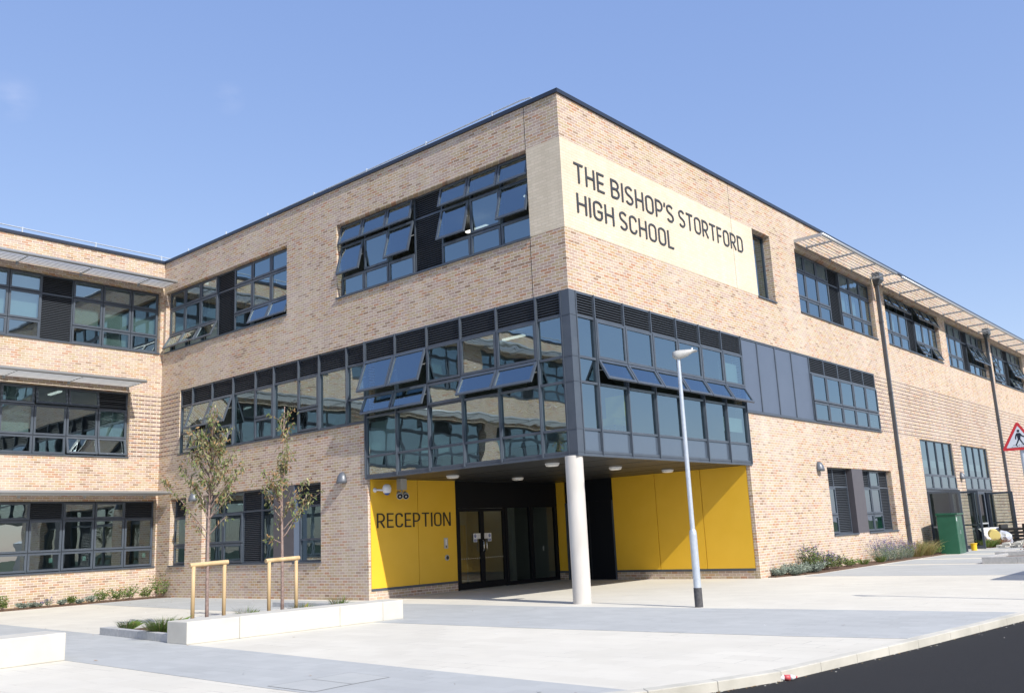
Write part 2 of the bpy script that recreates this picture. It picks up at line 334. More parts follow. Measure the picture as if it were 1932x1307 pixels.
for y0, y1 in ((15.1, 18.1), (19, 21.6), (22.6, 25.6), (26.6, 29.6), (30.6, 34), (35.5, 39)): band([(1.0, y0), (10, y0), (10.5, y1), (1.0, y1)])
# beds
def bed(poly, name='planting_bed'): slab(poly, .03, .03, 'soil', name)
bed([(-18.28, -12), (-17.55, -12), (-17.5, -.5), (-17.2, -.02), (-18.28, -.02)])
bed([(.02, 8.6), (.25, 8.6), (.75, 10.4), (.85, 23.6), (.02, 23.6)])
bed([(.02, 28.4), (1.1, 28.4), (1.2, 29.4), (.02, 29.5)])
bed([(.4, 28.6), (1.25, 28.6), (1.1, 36), (.4, 36)], 'planting_bed')

# ------------------------------------------------------------------ the school
B_ = thing('school_building', 'three storey buff brick school with yellow recessed entrance and anthracite windows', 'building')
H = 11.9
def part(name, *a, parent=B_):
    q = MB(); q.box(*a); return q.build(name, parent)
def wall(fr, u0, u1, z0, z1, holes, depth, name, mn='brick', thick=.35, back=True):
    O, U, Nn = axes(fr); mb = MB()
    us = sorted({u0, u1, *[h[0] for h in holes], *[h[1] for h in holes]}); zs = sorted({z0, z1, *[h[2] for h in holes], *[h[3] for h in holes]})
    us = [u for u in us if u0 <= u <= u1]; zs = [z for z in zs if z0 <= z <= z1]
    pt = lambda u, z, n: O+U*u+Nn*n+Vector((0, 0, z))
    for i in range(len(us)-1):
        for j in range(len(zs)-1):
            cu, cz = (us[i]+us[i+1])/2, (zs[j]+zs[j+1])/2
            if any(h[0] < cu < h[1] and h[2] < cz < h[3] for h in holes): continue
            for n in ((0, -thick) if back else (0,)):
                mb.quad([pt(us[i], zs[j], n), pt(us[i+1], zs[j], n), pt(us[i+1], zs[j+1], n), pt(us[i], zs[j+1], n)], mn if n == 0 else 'intwall')
    for h in holes:
        if len(h) > 4 and h[4] == 'noreveal': continue
        a, b, c, d = h[:4]
        for q in ([(a, c), (a, d)], [(b, c), (b, d)], [(a, d), (b, d)], [(a, c), (b, c)]):
            mb.quad([pt(*q[0], 0), pt(*q[1], 0), pt(*q[1], -thick), pt(*q[0], -thick)], mn)
    me = mb.build(name, B_); return me
Z3 = (8.45, 10.68); Z2 = (4.72, 6.95); Z1 = (1.03, 3.24)
wall('A', -18.3, 0, 0, 11.8, [(-18.14, -10.81, *Z3), (-8.36, -1.03, *Z3), (-17.0, -7.16, *Z2), (-17.43, -16.43, *Z1), (-15.40, -9.15, *Z1), (-7.16, .0, 3.16, 6.95, 'noreveal'), (-7.12, 0, 0, 3.16, 'noreveal')], .25, 'front_wall')
wall('B', 0, 62, 0, 11.8, [(0, 8.28, 3.16, 6.95, 'noreveal'), (0, 8.28, 0, 3.16, 'noreveal'), (8.28, 19.32, *Z2), (9.87, 11.13, *Z3),
     (13.03, 20.3, *Z3), (21.62, 28.85, *Z3), (29.9, 37.1, *Z3), (38.15, 45.4, *Z3), (46.5, 53.8, *Z3), (13.70, 19.82, *Z1), (23.8, 28.3, 0, 4.66), (29.65, 34.2, 0, 4.66)], .25, 'side_wall')
ch = []
for k in range(4):
    o = -8.4*k
    ch += [(-7.25+o, -.12+o, *Z3), (-8.4+o, -1.12+o, *Z2) if k else (-8.35, -1.12, *Z2), (-7.25+o, -.05+o, *Z1)]
wall('C', -34, 0, 0, 11.8, ch, .25, 'wing_wall')
# body behind: end walls, roof, floors, partitions
m = MB()
m.box('W', -18.3, -.02, .36, 62, 11.45, 11.6, 'intceil'); m.box('W', -30, -18.66, -34, 62, 11.45, 11.6, 'intceil')
m.build('roof', B_)
m = MB()
for z in (7.35, 3.55):
    m.box('W', -18.3, -.36, (.36 if z > 7 else .36), 62, z, z+.3, 'intceil'); m.box('W', -30, -18.66, -34, 62, z, z+.3, 'intceil')
    m.box('W', -18.3, -.36, .36, 62, z+.302, z+.32, 'intfloor'); m.box('W', -30, -18.66, -34, 62, z+.302, z+.32, 'intfloor')
m.box('W', -30, -18.66, -34, 62, .005, .02, 'intfloor'); m.box('W', -18.3, -7.3, .36, 7, .006, .02, 'intfloor'); m.box('W', -18.3, -.36, 8.6, 62, .006, .02, 'intfloor')
m.build('floor_slab', B_)
m = MB()
m.box('W', -30.2, -30, -34, 62, 0, 11.8, 'brick'); m.box('W', -30, -18.66, -34.2, -34, 0, 11.8, 'brick'); m.box('W', -30, 0, 62, 62.2, 0, 11.8, 'brick')
m.build('outer_wall', B_)
m = MB()
for z0, z1 in ((0, 3.5), (3.87, 7.3), (7.67, 11.4)):
    m.box('W', -12.5+.2, -8, 6.8, 7, z0, z1, 'intwall'); m.box('W', -18.3, -12.3, 6.8, 7, z0, z1, 'intwall')
    if z0 > 3: m.box('W', -8, -7, 6.8, 7, z0, z1, 'intwall')
    m.box('W', -7.2, -7, 9 if z0 < 3 else 7, 62, z0, z1, 'intwall'); m.box('W', -24.2, -24, -34, 7, z0, z1, 'intwall')
    for y in (-8, -16, -24): m.box('W', -24, -18.7, y-.1, y+.1, z0, z1, 'intwall')
    for y in (12, 21, 29.2, 37.6, 45.9): m.box('W', -7, -.4, y-.1, y+.1, z0, z1, 'intwall')
    if z0 > 3: m.box('W', -9.5, -9.3, .4, 6.8, z0, z1, 'intwall')
    m.box('W', -16, -15.9, .4, 6.8, z0, z1, 'intwall'); m.box('W', -18.7, -18.5, .4, 7, z0, z1, 'intwall')
m.build('inside_partition', B_)
# ceiling strip lights seen through the glass
def strip(x, y, z, alongx=True, ln=1.2):
    q = MB(); q.box('W', x-(ln/2 if alongx else .06), x+(ln/2 if alongx else .06), y-(.06 if alongx else ln/2), y+(.06 if alongx else ln/2), z-.05, z, 'tube'); q.build('strip_light', B_)
for x, y in ((-3.3, 3.2), (-6.6, 4.2), (-13, 3.6)): strip(x, y, 11.1, True, .9)
for x, y in ((-4.6, 3.4), (-12.5, 3.4)): strip(x, y, 7.1, True, .8)
for x, y in ((-9.6, 2.2), (-10, 4), (-13.2, 2.4)): strip(x, y, 3.3)
for y in (-2.8, -4.6, -6.2): strip(-20.4, y, 7.1, True, .9); strip(-20.8, y, 3.3, True, .9)
M['sticker'] = mat('pale_green_paper', (.45, .72, .58), .6)
for y, z in ((-3.42, 1.40), (-2.36, 1.41), (-.33, 1.42)): part('window_note', 'C', y-.055, y+.055, -.222, -.219, z-.07, z+.07, 'sticker')
M['chair'] = mat('yellow_fabric', (.70, .60, .12), .7)
ch_ = thing('lounge_chair', 'yellow high backed chair behind the corner glazing of the first floor', 'chair', (-1.0, 2.85, 3.87))
q = MB(); q.box('W', -.28, .28, -.28, .28, .2, .38, 'chair'); q.build('seat', ch_); q = MB(); q.box('W', -.28, .28, .16, .28, .38, .98, 'chair'); q.build('backrest', ch_)
for a in (-.22, .22):
    for b_ in (-.22, .22): q = MB(); q.box('W', a-.02, a+.02, b_-.02, b_+.02, 0, .2, 'pipe'); q.build('leg', ch_)
# coping
m = MB()
m.box('W', -18.3, .05, -.05, .4, 11.8, 11.9, 'coping'); m.box('W', -.4, .05, .4, 62, 11.8, 11.9, 'coping'); m.box('W', -18.7, -18.25, -34, -.05, 11.8, 11.9, 'coping'); m.box('W', -18.7, -18.3, -.05, .4, 11.8, 11.9, 'coping')
m.build('roof_coping', B_)

def window(fr, u0, u1, z0, z1, cols, rows, cells, gn=-.2, fw=.05, fd=.08, sill=True, name='window', blinds=(), deep=.35):
    """cols: mullion positions incl. ends, rows: transom heights incl. ends; cells[(i,j)] = 'g' fixed, 's' sash closed, 'o<deg>' open, 'l' louvre, 'p' panel, 'x' spandrel, 'n' none."""
    O, U, Nn = axes(fr); f = MB(); panes = []; ss = []
    bx = lambda mb, a, b, c, d, e, g_, mn, T=None: mb.box(fr, a, b, c, d, e, g_, mn, T)
    nc, nr = len(cols)-1, len(rows)-1; h = fw/2
    # verticals run full height, horizontals butt between them
    for i, u in enumerate(cols):
        a, b = (u, u+fw) if i == 0 else ((u-fw, u) if i == nc else (u-h, u+h))
        bx(f, a, b, gn-fd, gn+.012, rows[0], rows[-1], 'frame')
    span = {}
    for (i, j), k in cells.items(): span[(i, j)] = k
    for i in range(nc):
        a = cols[i]+(fw if i == 0 else h); b = cols[i+1]-(fw if i == nc-1 else h)
        for j, z in enumerate(rows):
            if 0 < j < nr and span.get((i, j)) == '^': continue          # merged with the cell below
            c, d = (z, z+fw) if j == 0 else ((z-fw, z) if j == nr else (z-h, z+h))
            bx(f, a, b, gn-fd, gn+.009, c, d, 'frame')
        for j in range(nr):
            k = span.get((i, j), 'g')
            if k in ('n', '^'): continue
            jt = j
            while jt+1 < nr and span.get((i, jt+1)) == '^': jt += 1
            c = rows[j]+(fw if j == 0 else h); d = rows[jt+1]-(fw if jt == nr-1 else h)
            if k == 'g': pane = MB(); panes.append(pane); pane.quad([O+U*x+Nn*(gn-.03)+Vector((0, 0, z)) for x, z in ((a, c), (b, c), (b, d), (a, d))], 'glass')
            elif k == 'x':
                pane = MB(); panes.append(pane); pane.quad([O+U*x+Nn*(gn-.02)+Vector((0, 0, z)) for x, z in ((a, c), (b, c), (b, d), (a, d))], 'spandrel')
            elif k == 'd': pane = MB(); panes.append(pane); pane.quad([O+U*x+Nn*(gn-.03)+Vector((0, 0, z)) for x, z in ((a, c), (b, c), (b, d), (a, d))], 'doorglass')
            elif k == 'p': s_ = MB(); bx(s_, a, b, gn-.05, gn-.012, c, d, 'panel'); ss.append(('panel', s_))
            elif k == 'l':
                s_ = MB(); bx(s_, a, b, gn-.075, gn-.06, c, d, 'void'); n = max(4, int((d-c)/.057)); p = (d-c)/n
                for q in range(n):
                    zc = c+(q+.5)*p; lo, hi = zc-p*.22, zc+p*.36
                    P = [O+U*x+Nn*nn+Vector((0, 0, zz)) for nn, zz in ((gn-.05, hi-.012), (gn-.005, lo-.012), ) for x in (a, b)]
                    P2 = [q_+Vector((0, 0, .012)) for q_ in P]
                    s_.hexa([P[0], P[1], P[3], P[2], P2[0], P2[1], P2[3], P2[2]], 'slat')
                ss.append(('louvre', s_))
            elif k[0] in 'so':
                ang = R(float(k[1:])) if k[0] == 'o' else 0; sw = .062; s_ = MB(); e = .012
                a1, b1, c1, d1 = a-e, b+e, c-e, d+e; base = gn+.014; top = O+Nn*base+Vector((0, 0, d1))
                def T(p, top=top, ang=ang):
                    v = p-top; nn = v.dot(Nn); uu = v-Nn*nn-Vector((0, 0, v.z)); ca, sa = math.cos(ang), math.sin(ang)
                    return top+uu+Nn*(nn*ca-v.z*sa)+Vector((0, 0, nn*sa+v.z*ca))
                t = .045
                bx(s_, a1, a1+sw, base, base+t, c1, d1, 'frame', T); bx(s_, b1-sw, b1, base, base+t, c1, d1, 'frame', T)
                bx(s_, a1+sw, b1-sw, base, base+t, c1, c1+sw, 'frame', T); bx(s_, a1+sw, b1-sw, base, base+t, d1-sw, d1, 'frame', T)
                s_.quad([T(O+U*x+Nn*(base+.02)+Vector((0, 0, z))) for x, z in ((a1+sw, c1+sw), (b1-sw, c1+sw), (b1-sw, d1-sw), (a1+sw, d1-sw))], 'glass')
                if ang:      # friction stays: bright arms at each side
                    for x in (a1+.02, b1-.02):
                        hh = (d1-c1)*.42; P0 = O+U*x+Nn*base+Vector((0, 0, d1-hh)); P1 = T(O+U*x+Nn*(base+.004)+Vector((0, 0, d1-hh*1.25)))
                        s_.tube([P0, P1], .007, 'alu', 5)
                ss.append(('sash', s_))
    if sill: bx(f, u0-.02 if fr != 'C' else u0+.002, u1+(.02 if fr != 'C' else -.002), gn-.02, .045, z0-.035, z0+.006, 'frame')
    w_ = f.build(name, B_)
    for q in panes: q.build('pane', w_)
    for n_, s_ in ss: s_.build(n_, w_)
    for (i, zt, zb) in blinds:
        q = MB(); bx(q, cols[i]+.06, cols[i+1]-.06, gn-.16, gn-.15, zb, zt, 'blind'); q.build('blind', w_)
    return w_
def grid(u0, u1, n=7): return [u0+(u1-u0)*i/n for i in range(n+1)]
def std(fr, u0, u1, z, top, mid, bot, lcol=3, blinds=()):
    dz = z[0]-8.45; rows = [z[0], 9.08+dz, 10.03+dz, z[1]]; cols = grid(u0, u1); cells = {}
    for i in range(7):
        if i == lcol: cells[(i, 0)] = 'l'; cells[(i, 1)] = '^'; cells[(i, 2)] = 'l'; continue
        for j, s in enumerate((bot, mid, top)): cells[(i, j)] = s[i]
    return window(fr, u0, u1, *z, cols, rows, cells, blinds=blinds)
S7 = ['s']*7; G7 = ['g']*7
std('A', -8.36, -1.03, Z3, ['o14']*7, ['o14', 's', 'o15', '', 'o15', 's', 'o15'], S7)
std('A', -18.14, -10.81, Z3, S7, S7, ['o30', 'o30', 'o26', '', 's', 'o22', 'o22'], blinds=((0, 9.4, 8.5), (1, 9.3, 8.5), (2, 9.6, 8.5)))
std('C', -7.25, -.12, Z3, S7, S7, S7, blinds=((0, 10.6, 8.9), (1, 10.6, 9.0), (2, 10.6, 9.1), (4, 9.75, 9.1), (5, 9.8, 8.6), (6, 9.75, 9.1)))
for k in (1, 2, 3): std('C', -7.25-8.4*k, -.12-8.4*k, Z3, S7, S7, S7, blinds=((1, 10.6, 9.2), (5, 10.6, 9.0)))
def c2(o, opn):
    cols = grid(-8.35+o, -1.12+o); cells = {(i, j): 's' for i in range(7) for j in range(3)}
    cells[(6, 2)] = 'l'; cells[(2, 2)] = 'l'
    if opn: cells[(5, 2)] = cells[(4, 2)] = 'o12'; cells[(6, 0)] = cells[(5, 0)] = 'o14'
    window('C', -8.35+o, -1.12+o, *Z2, cols, [Z2[0], 5.34, 6.33, Z2[1]], cells, blinds=((6, 6.9, 5.36), (3, 6.9, 5.4), (2, 6.3, 5.4)))
def c1(o):
    cols = grid(-7.25+o, -.05+o); cells = {(i, j): 's' for i in range(7) for j in range(3)}
    cells[(6, 2)] = 'l'; cells[(3, 2)] = 'l'
    window('C', -7.25+o, -.05+o, *Z1, cols, [Z1[0], 1.65, 2.66, Z1[1]], cells)
for k in range(4): c2(-8.4*k, k == 0); c1(-8.4*k)
# B third floor
std('B', 13.03, 20.3, Z3, S7, S7, S7, blinds=((4, 10.0, 9.1), (5, 10.0, 9.1)))
std('B', 21.62, 28.85, Z3, ['o24']*7, S7, ['s', 's', 's', '', 'o24', 's', 'o24'], blinds=((4, 10.0, 9.1), (5, 10.0, 9.1), (1, 10, 9.1)))
std('B', 29.9, 37.1, Z3, S7, ['s', 's', 's', '', 'o20', 'o20', 'o20'], S7)
std('B', 38.15, 45.4, Z3, S7, ['o20', 's', 's', '', 'o20', 'o20', 'o20'], ['o22', 'o22', 's', '', 'o22', 'o22', 's'])
std('B', 46.5, 53.8, Z3, S7, S7, S7)
window('B', 9.87, 11.13, *Z3, [9.87, 11.13], [Z3[0], Z3[1]], {(0, 0): 'g'}, gn=-.24)
# A second floor strip
SC = [-17.0, -16.2, -14.98, -13.74, -12.48, -11.5, -10.24, -9.25, -7.99, -7.16]
kinds = ['t', 'o', 'o', 'f', 's', 'f', 's', 'f', 't']; cells = {}
for i, k in enumerate(kinds):
    cells[(i, 2)] = 'l'
    if k == 't': cells[(i, 0)] = cells[(i, 1)] = 'g'
    elif k == 'f': cells[(i, 0)] = 'g'; cells[(i, 1)] = '^'
    elif k == 's': cells[(i, 0)] = cells[(i, 1)] = 's'
    else: cells[(i, 0)] = cells[(i, 1)] = 'o20'
window('A', -17.0, -7.16, *Z2, SC, [4.72, 5.41, 6.37, 6.95], cells, gn=-.05, fw=.055, name='strip_window', blinds=((0, 6.3, 4.8),))
# glazed box, A side and B side
def cbox(fr, cols, rows, cells, blinds=()): return window(fr, cols[0], cols[-1], rows[0], rows[-1], cols, rows, cells, gn=.0, fw=.055, sill=False, name='curtain_wall', blinds=blinds)
RW = [3.16, 3.25, 3.76, 4.83, 5.41, 6.37, 6.95]
AC = [-7.16, -5.9, -4.67, -3.45, -2.23, -.98, -.225]; cells = {}
tp = ['o20', 'o20', 's', 's', 's', 'g']; lw = ['o21', 'o21', 's', 'o27', 'o27', 'g']
for i in range(6): cells.update({(i, 0): 'p', (i, 1): 'g', (i, 2): 'g', (i, 3): lw[i], (i, 4): tp[i], (i, 5): 'l'})
cbox('A', AC, RW, cells, blinds=((0, 4.7, 3.8),))
BC = [.225, .93, 2.14, 3.37, 4.6, 5.82, 7.05, 8.28]; cells = {}
for i in range(7): cells.update({(i, 0): 'p', (i, 1): 'x', (i, 2): 'g', (i, 3): 'o29' if i else 'g', (i, 4): 's' if i else 'g', (i, 5): 'l'})
cbox('B', BC, RW, cells, blinds=((6, 4.5, 4.1), (6, 6.1, 5.5)))
# corner casing with its cover joints
m = MB(); m.box('W', -.223, .014, -.014, .223, 3.16, 6.95, 'frame')
for z in RW[1:-1]: m.box('W', -.225, .022, -.022, .225, z-.012, z+.012, 'frame')
for zz in (3.205,): m.box('W', -7.17, .03, -.03, .05, 3.15, 3.19, 'frame'); m.box('W', -.05, .03, .051, 8.29, 3.15, 3.19, 'frame')
m.box('W', -.235, -.2245, -.03, -.0, 3.19, 6.95, 'frame'); m.box('W', .0, .03, .2245, .235, 3.19, 6.95, 'frame')
m.build('corner_casing', B_)
# thin proud mullion caps
for u in AC[:-1]: part('mullion_cap', 'A', u-.018, u+.018, .0135, .045, 3.19, 6.95, 'frame')
for u in SC[1:-1]: part('mullion_cap', 'A', u-.018, u+.018, -.037, .004, 4.74, 6.93, 'frame')
for u in BC[1:]: part('mullion_cap', 'B', u-.018, u+.018, .0135, .045, 3.19, 6.95, 'frame')
# side strip: four panels and five window modules
PC = [8.30, 9.42, 10.65, 11.85, 13.22, 14.44, 15.67, 16.88, 18.1, 19.32]; cells = {}
for i in range(9):
    if i < 4: cells[(i, 0)] = 'p'; cells[(i, 1)] = '^'; cells[(i, 2)] = '^'
    else: cells[(i, 0)] = cells[(i, 1)] = 's'; cells[(i, 2)] = 'l'
window('B', 8.30, 19.32, *Z2, PC, [4.72, 5.41, 6.37, 6.95], cells, gn=-.02, fw=.055, name='strip_window')
# ground floor windows
window('A', -17.43, -16.43, *Z1, [-17.43, -16.43], [1.03, 1.66, 2.60, 3.24], {(0, 0): 's', (0, 1): 's', (0, 2): 'l'})
window('A', -15.40, -11.42, *Z1, [-15.4, -14.38, -13.3, -12.3, -11.42], [1.03, 1.66, 2.6, 3.24], {(0, 0): 's', (1, 0): 's', (0, 1): 's', (1, 1): 's', (0, 2): 'g', (1, 2): 'g', (2, 0): 'l', (2, 1): '^', (2, 2): 'l', (3, 0): 'g', (3, 1): 'g', (3, 2): 'g'})
window('A', -10.42, -9.15, *Z1, [-10.4, -9.15], [1.03, 1.66, 2.6, 3.24], {(0, 0): 'g', (0, 1): 'g', (0, 2): 'l'})
m = MB(); m.box('A', -11.42, -10.42, -.3, .0, 1.03, 3.235, 'fin'); m.box('A', -10.42, -10.41, -.3, -.003, 1.03, 3.235, 'panel'); m.build('pier_cladding', B_)
window('B', 13.70, 15.8, *Z1, [13.7, 14.58, 15.8], [1.03, 1.66, 2.6, 3.24], {(0, 0): 's', (0, 1): 's', (0, 2): 'l', (1, 0): 'l', (1, 1): '^', (1, 2): 'l'})
window('B', 16.85, 19.82, *Z1, [16.95, 17.88, 18.83, 19.82], [1.03, 1.66, 2.6, 3.24], {(0, 0): 's', (1, 0): 's', (0, 1): 's', (1, 1): 's', (0, 2): 'l', (1, 2): 's', (2, 0): 'l', (2, 1): '^', (2, 2): 'l'})
m = MB(); m.box('B', 15.85, 16.85, -.3, 0, 1.03, 3.235, 'fin'); m.build('pier_cladding', B_)
# tall glazed screens above the hall doors
def screen(y0, y1, leaves, doorcols):
    c = grid(y0, y1, 4); cl = {}
    for i in range(4): cl[(i, 0)] = 's'; cl[(i, 1)] = 'g'
    window('B', y0, y1, 2.55, 4.66, c, [2.55, 3.2, 4.66], cl, gn=-.06, sill=False, name='glazed_screen')
    cl = {(i, 0): k for i, k in enumerate(doorcols[1])}
    window('B', y0, y1, 0, 2.55, doorcols[0], [0, 2.545], cl, gn=-.06, sill=False, name='door_frame')
    for (hy, ang, wd, mir) in leaves:
        q = MB(); a = R(ang); d = Vector((math.sin(a), mir*math.cos(a), 0)); nn = Vector((d.y, -d.x, 0)); o = Vector((-.03, hy, 0))
        def bb(s0, s1, z0, z1, mn, t=.045, oo=0):
            q.hexa([o+d*s+nn*(t_*t/2+oo)+Vector((0, 0, z)) for z in (z0, z1) for s, t_ in ((s0, -1), (s1, -1), (s1, 1), (s0, 1))], mn)
        bb(0, .09, .02, 2.48, 'frame'); bb(wd-.09, wd, .02, 2.48, 'frame'); bb(.09, wd-.09, .02, .16, 'frame'); bb(.09, wd-.09, 2.39, 2.48, 'frame')
        q.quad([o+d*s+Vector((0, 0, z)) for s, z in ((.09, .16), (wd-.09, .16), (wd-.09, 2.39), (.09, 2.39))], 'doorglass')
        bb(.09, wd-.09, 1.0, 1.07, 'alu', .03, .045 if mir > 0 else -.045)
        q.build('door_leaf', B_)
screen(23.8, 28.3, [(23.9, 82, 1.25, 1), (27.1, 88, 1.15, -1)], ([23.8, 27.15, 28.3], 'nd'))
screen(29.65, 34.2, [(30.75, 10, 1.1, 1), (33.1, 88, 1.15, -1)], ([29.65, 30.7, 33.15, 34.2], 'dnd'))
# cream brick name panel, wrapped round the corner
m = MB(); m.box('A', -1.028, .004, 0.0005, .004, 8.45, 10.68, 'brick_cream'); m.box('B', -.0035, 9.868, .0005, .004, 8.45, 10.68, 'brick_cream'); m.build('cream_brick_panel', B_)
# bands of alternating dark courses
part('banded_brick_panel', 'B', 19.34, 62, .0006, .003, 4.72, 6.95, 'brick_band'); part('banded_brick_panel', 'B', 34.22, 62, .0006, .003, 0, 4.719, 'brick_band')
part('banded_brick_panel', 'B', 28.32, 29.64, .0006, .003, 0, 4.719, 'brick_band'); part('banded_brick_panel', 'A', -18.296, -17.02, .0006, .003, 4.72, 6.95, 'brick_band'); part('banded_brick_panel', 'C', -1.10, -.004, .0006, .003, 4.72, 6.95, 'brick_band')
# movement joints
for a in (('A', -1.045, -1.033, .0, .003, 10.68, 11.8), ('A', -1.045, -1.033, .0, .003, 6.95, 8.41), ('B', 8.47, 8.482, .0045, .006, 8.45, 10.68), ('B', 8.47, 8.482, .0005, .003, 10.685, 11.8)): part('movement_joint', *a, 'void')


# ---- recessed entrance
m = MB()
m.box('W', -7.12, -.12, .13, 8.16, 3.165, 3.5, 'soffit'); m.build('entrance_soffit', B_)
m = MB()
for y in (1.8, 3.4, 4.9, 6.5): m.box('W', -7.1, -.05, y-.006, y+.006, 3.160, 3.1645, 'void')
m.build('soffit_joint', B_)
part('brick_return', 'W', -7.36, -7.1205, .004, .09, 0, 3.16, 'brick'); part('brick_plinth', 'W', -7.4, -7.125, .09, 3.36, 0, .22, 'brick')
part('brick_plinth', 'W', -4.84, -.12, 8.17, 8.5, 0, .22, 'brick'); part('brick_plinth', 'W', -7.12, -6.75, 8.17, 8.5, 0, .22, 'brick'); part('brick_return', 'W', -.12, -.002, 8.162, 8.5, 0, 3.16, 'brick')
def ypanel(fr, a, b, name='yellow_panel'):
    q = MB(); q.box(fr, a+.009, b-.009, -.1, 0, .285, 3.16, 'yellow'); q.build(name, B_)
for a, b in ((.092, 1.83), (1.83, 3.36)): ypanel('E', a, b)
for a, b in ((-4.84, -3.23), (-3.23, -1.64), (-1.64, -.125), (-7.12, -6.77)): ypanel('D', a, b)
part('base_trim', 'E', .09, 3.36, -.1, .008, .222, .282, 'frame'); part('base_trim', 'D', -4.84, -.12, -.1, .008, .222, .282, 'frame'); part('base_trim', 'D', -7.12, -6.75, -.1, .008, .222, .282, 'frame')
part('cavity_back', 'E', .09, 3.36, -.2, -.101, .23, 3.16, 'void'); part('cavity_back', 'D', -4.84, -.12, -.2, -.101, .23, 3.16, 'void')
m = MB(); m.box('E', 3.362, 8.16, -.12, -.01, 2.46, 3.16, 'black')
m.box('D', -6.74, -4.85, -.12, -.01, 2.46, 3.16, 'black'); m.box('D', -6.765, -6.70, -.12, .0, 0, 2.46, 'frame'); m.box('D', -4.90, -4.845, -.12, .0, 0, 2.46, 'frame')
m.build('black_cladding', B_)
m = MB(); m.box('D', -6.70, -4.90, -.1, -.03, .01, 2.46, 'black'); d_ = m.build('side_door', B_)
m = MB(); m.box('D', -6.62, -6.57, -.03, .03, .95, 1.12, 'steel'); m.box('D', -5.84, -5.8, -.029, -.027, .02, 2.45, 'void'); m.build('handle', d_)
# entrance doors
m = MB()
for u0, u1 in ((3.362, 3.44), (5.54, 5.66), (6.74, 6.90), (8.04, 8.16)): m.box('E', u0, u1, -.1, 0, 0, 2.46, 'black')
for u0, u1 in ((3.44, 5.54), (5.66, 6.74), (6.9, 8.04)): m.box('E', u0, u1, -.1, -.002, 2.36, 2.46, 'black')
for u0, u1 in ((5.66, 6.74), (6.9, 8.04)): m.box('E', u0, u1, -.1, -.002, 0, .12, 'black')
ef = m.build('entrance_frame', B_)
for u0, u1 in ((5.66, 6.74), (6.9, 8.04)):
    m = MB(); m.quad([(-7.17, y, z) for y, z in ((u0, .12), (u1, .12), (u1, 2.36), (u0, 2.36))], 'doorglass'); m.build('pane', ef)
for k, (a, b) in enumerate(((3.445, 4.488), (4.494, 5.535))):
    m = MB(); m.box('E', a, a+.09, -.08, -.02, .015, 2.35, 'black'); m.box('E', b-.09, b, -.08, -.02, .015, 2.35, 'black')
    m.box('E', a+.09, b-.09, -.08, -.02, .015, .2, 'black'); m.box('E', a+.09, b-.09, -.08, -.02, 2.26, 2.35, 'black')
    m.quad([(-7.17, y, z) for y, z in ((a+.09, .2), (b-.09, .2), (b-.09, 2.26), (a+.09, 2.26))], 'doorglass')
    # row of small manifestation dots
    dl = m.build('entrance_door', B_)
    m = MB()
    for q in range(9): m.box('E', a+.14+q*.095, a+.17+q*.095, -.049, -.047, .87, .90, 'greyplastic')
    m.build('glass_marking', dl)
    yh = 4.43 if k == 0 else 4.56
    m = MB(); m.tube([(-7.14, yh, 1.08), (-7.06, yh, 1.085), (-7.03, yh, 1.12), (-7.03, yh, 1.36), (-7.06, yh, 1.395), (-7.14, yh, 1.40)], .013, 'steel', 8); m.build('handle', dl, True)
    m = MB(); y0, y1 = (4.09, 4.40) if k == 0 else (4.575, 4.885); s = 1 if k == 0 else -1; yo = y0 if k == 0 else y1
    m.box('E', min(yo, yo+s*.31), max(yo, yo+s*.31), -.019, -.015, 1.45, 1.61, 'white'); m.box('E', min(yo, yo+s*.16), max(yo, yo+s*.16), -.019, -.015, 1.36, 1.4495, 'white')
    no = m.build('door_notice', dl)
    m = MB(); cy = yo+s*.08
    m.quad([(-7.134, cy+.045*math.cos(t*math.pi/8), 1.535+.055*math.sin(t*math.pi/8)) for t in range(16)], 'blue')
    m.box('E', cy-.055, cy+.055, -.0148, -.0135, 1.375, 1.44, 'blue')
    m.quad([(-7.1335+.0003, cy+d0, z0) for d0, z0 in ((-.006, 1.52), (.006, 1.52), (.008, 1.575), (-.008, 1.575))], 'white'); m.quad([(-7.1332, cy+d0, z0) for d0, z0 in ((-.006, 1.50), (.006, 1.50), (.006, 1.512), (-.006, 1.512))], 'white')
    for q in range(4): m.box('E', min(yo+s*.18, yo+s*.29), max(yo+s*.18, yo+s*.29), -.0148, -.0138, 1.475+q*.03, 1.483+q*.03, 'greyplastic')
    for q in range(3): m.box('E', cy-.04, cy+.04, -.0134, -.0128, 1.387+q*.017, 1.392+q*.017, 'white')
    m.build('notice_print', dl)
# lobby behind the doors
m = MB(); m.box('W', -12.3, -7.3, 8.3, 8.5, 0, 3.5, 'intwall'); m.box('W', -10.2, -10, .4, 8.3, 0, 3.5, 'intwall'); m.box('W', -10, -7.6, 3.2, 3.3, 0, 3.5, 'intwall'); m.box('W', -12, -7.35, 3.3, 8.3, .006, .016, 'intfloor')
m.box('W', -9.99, -9.97, 3.4, 5.0, 0, .8, 'yellow'); m.box('W', -9.98, -9.2, 5.2, 5.9, 0, 1.9, 'wood')
m.build('lobby_wall', B_)
for x, y, ln in ((-8.8, 4.0, .9), (-8.8, 6.4, .9)): strip(x, y, 2.62, False, ln)

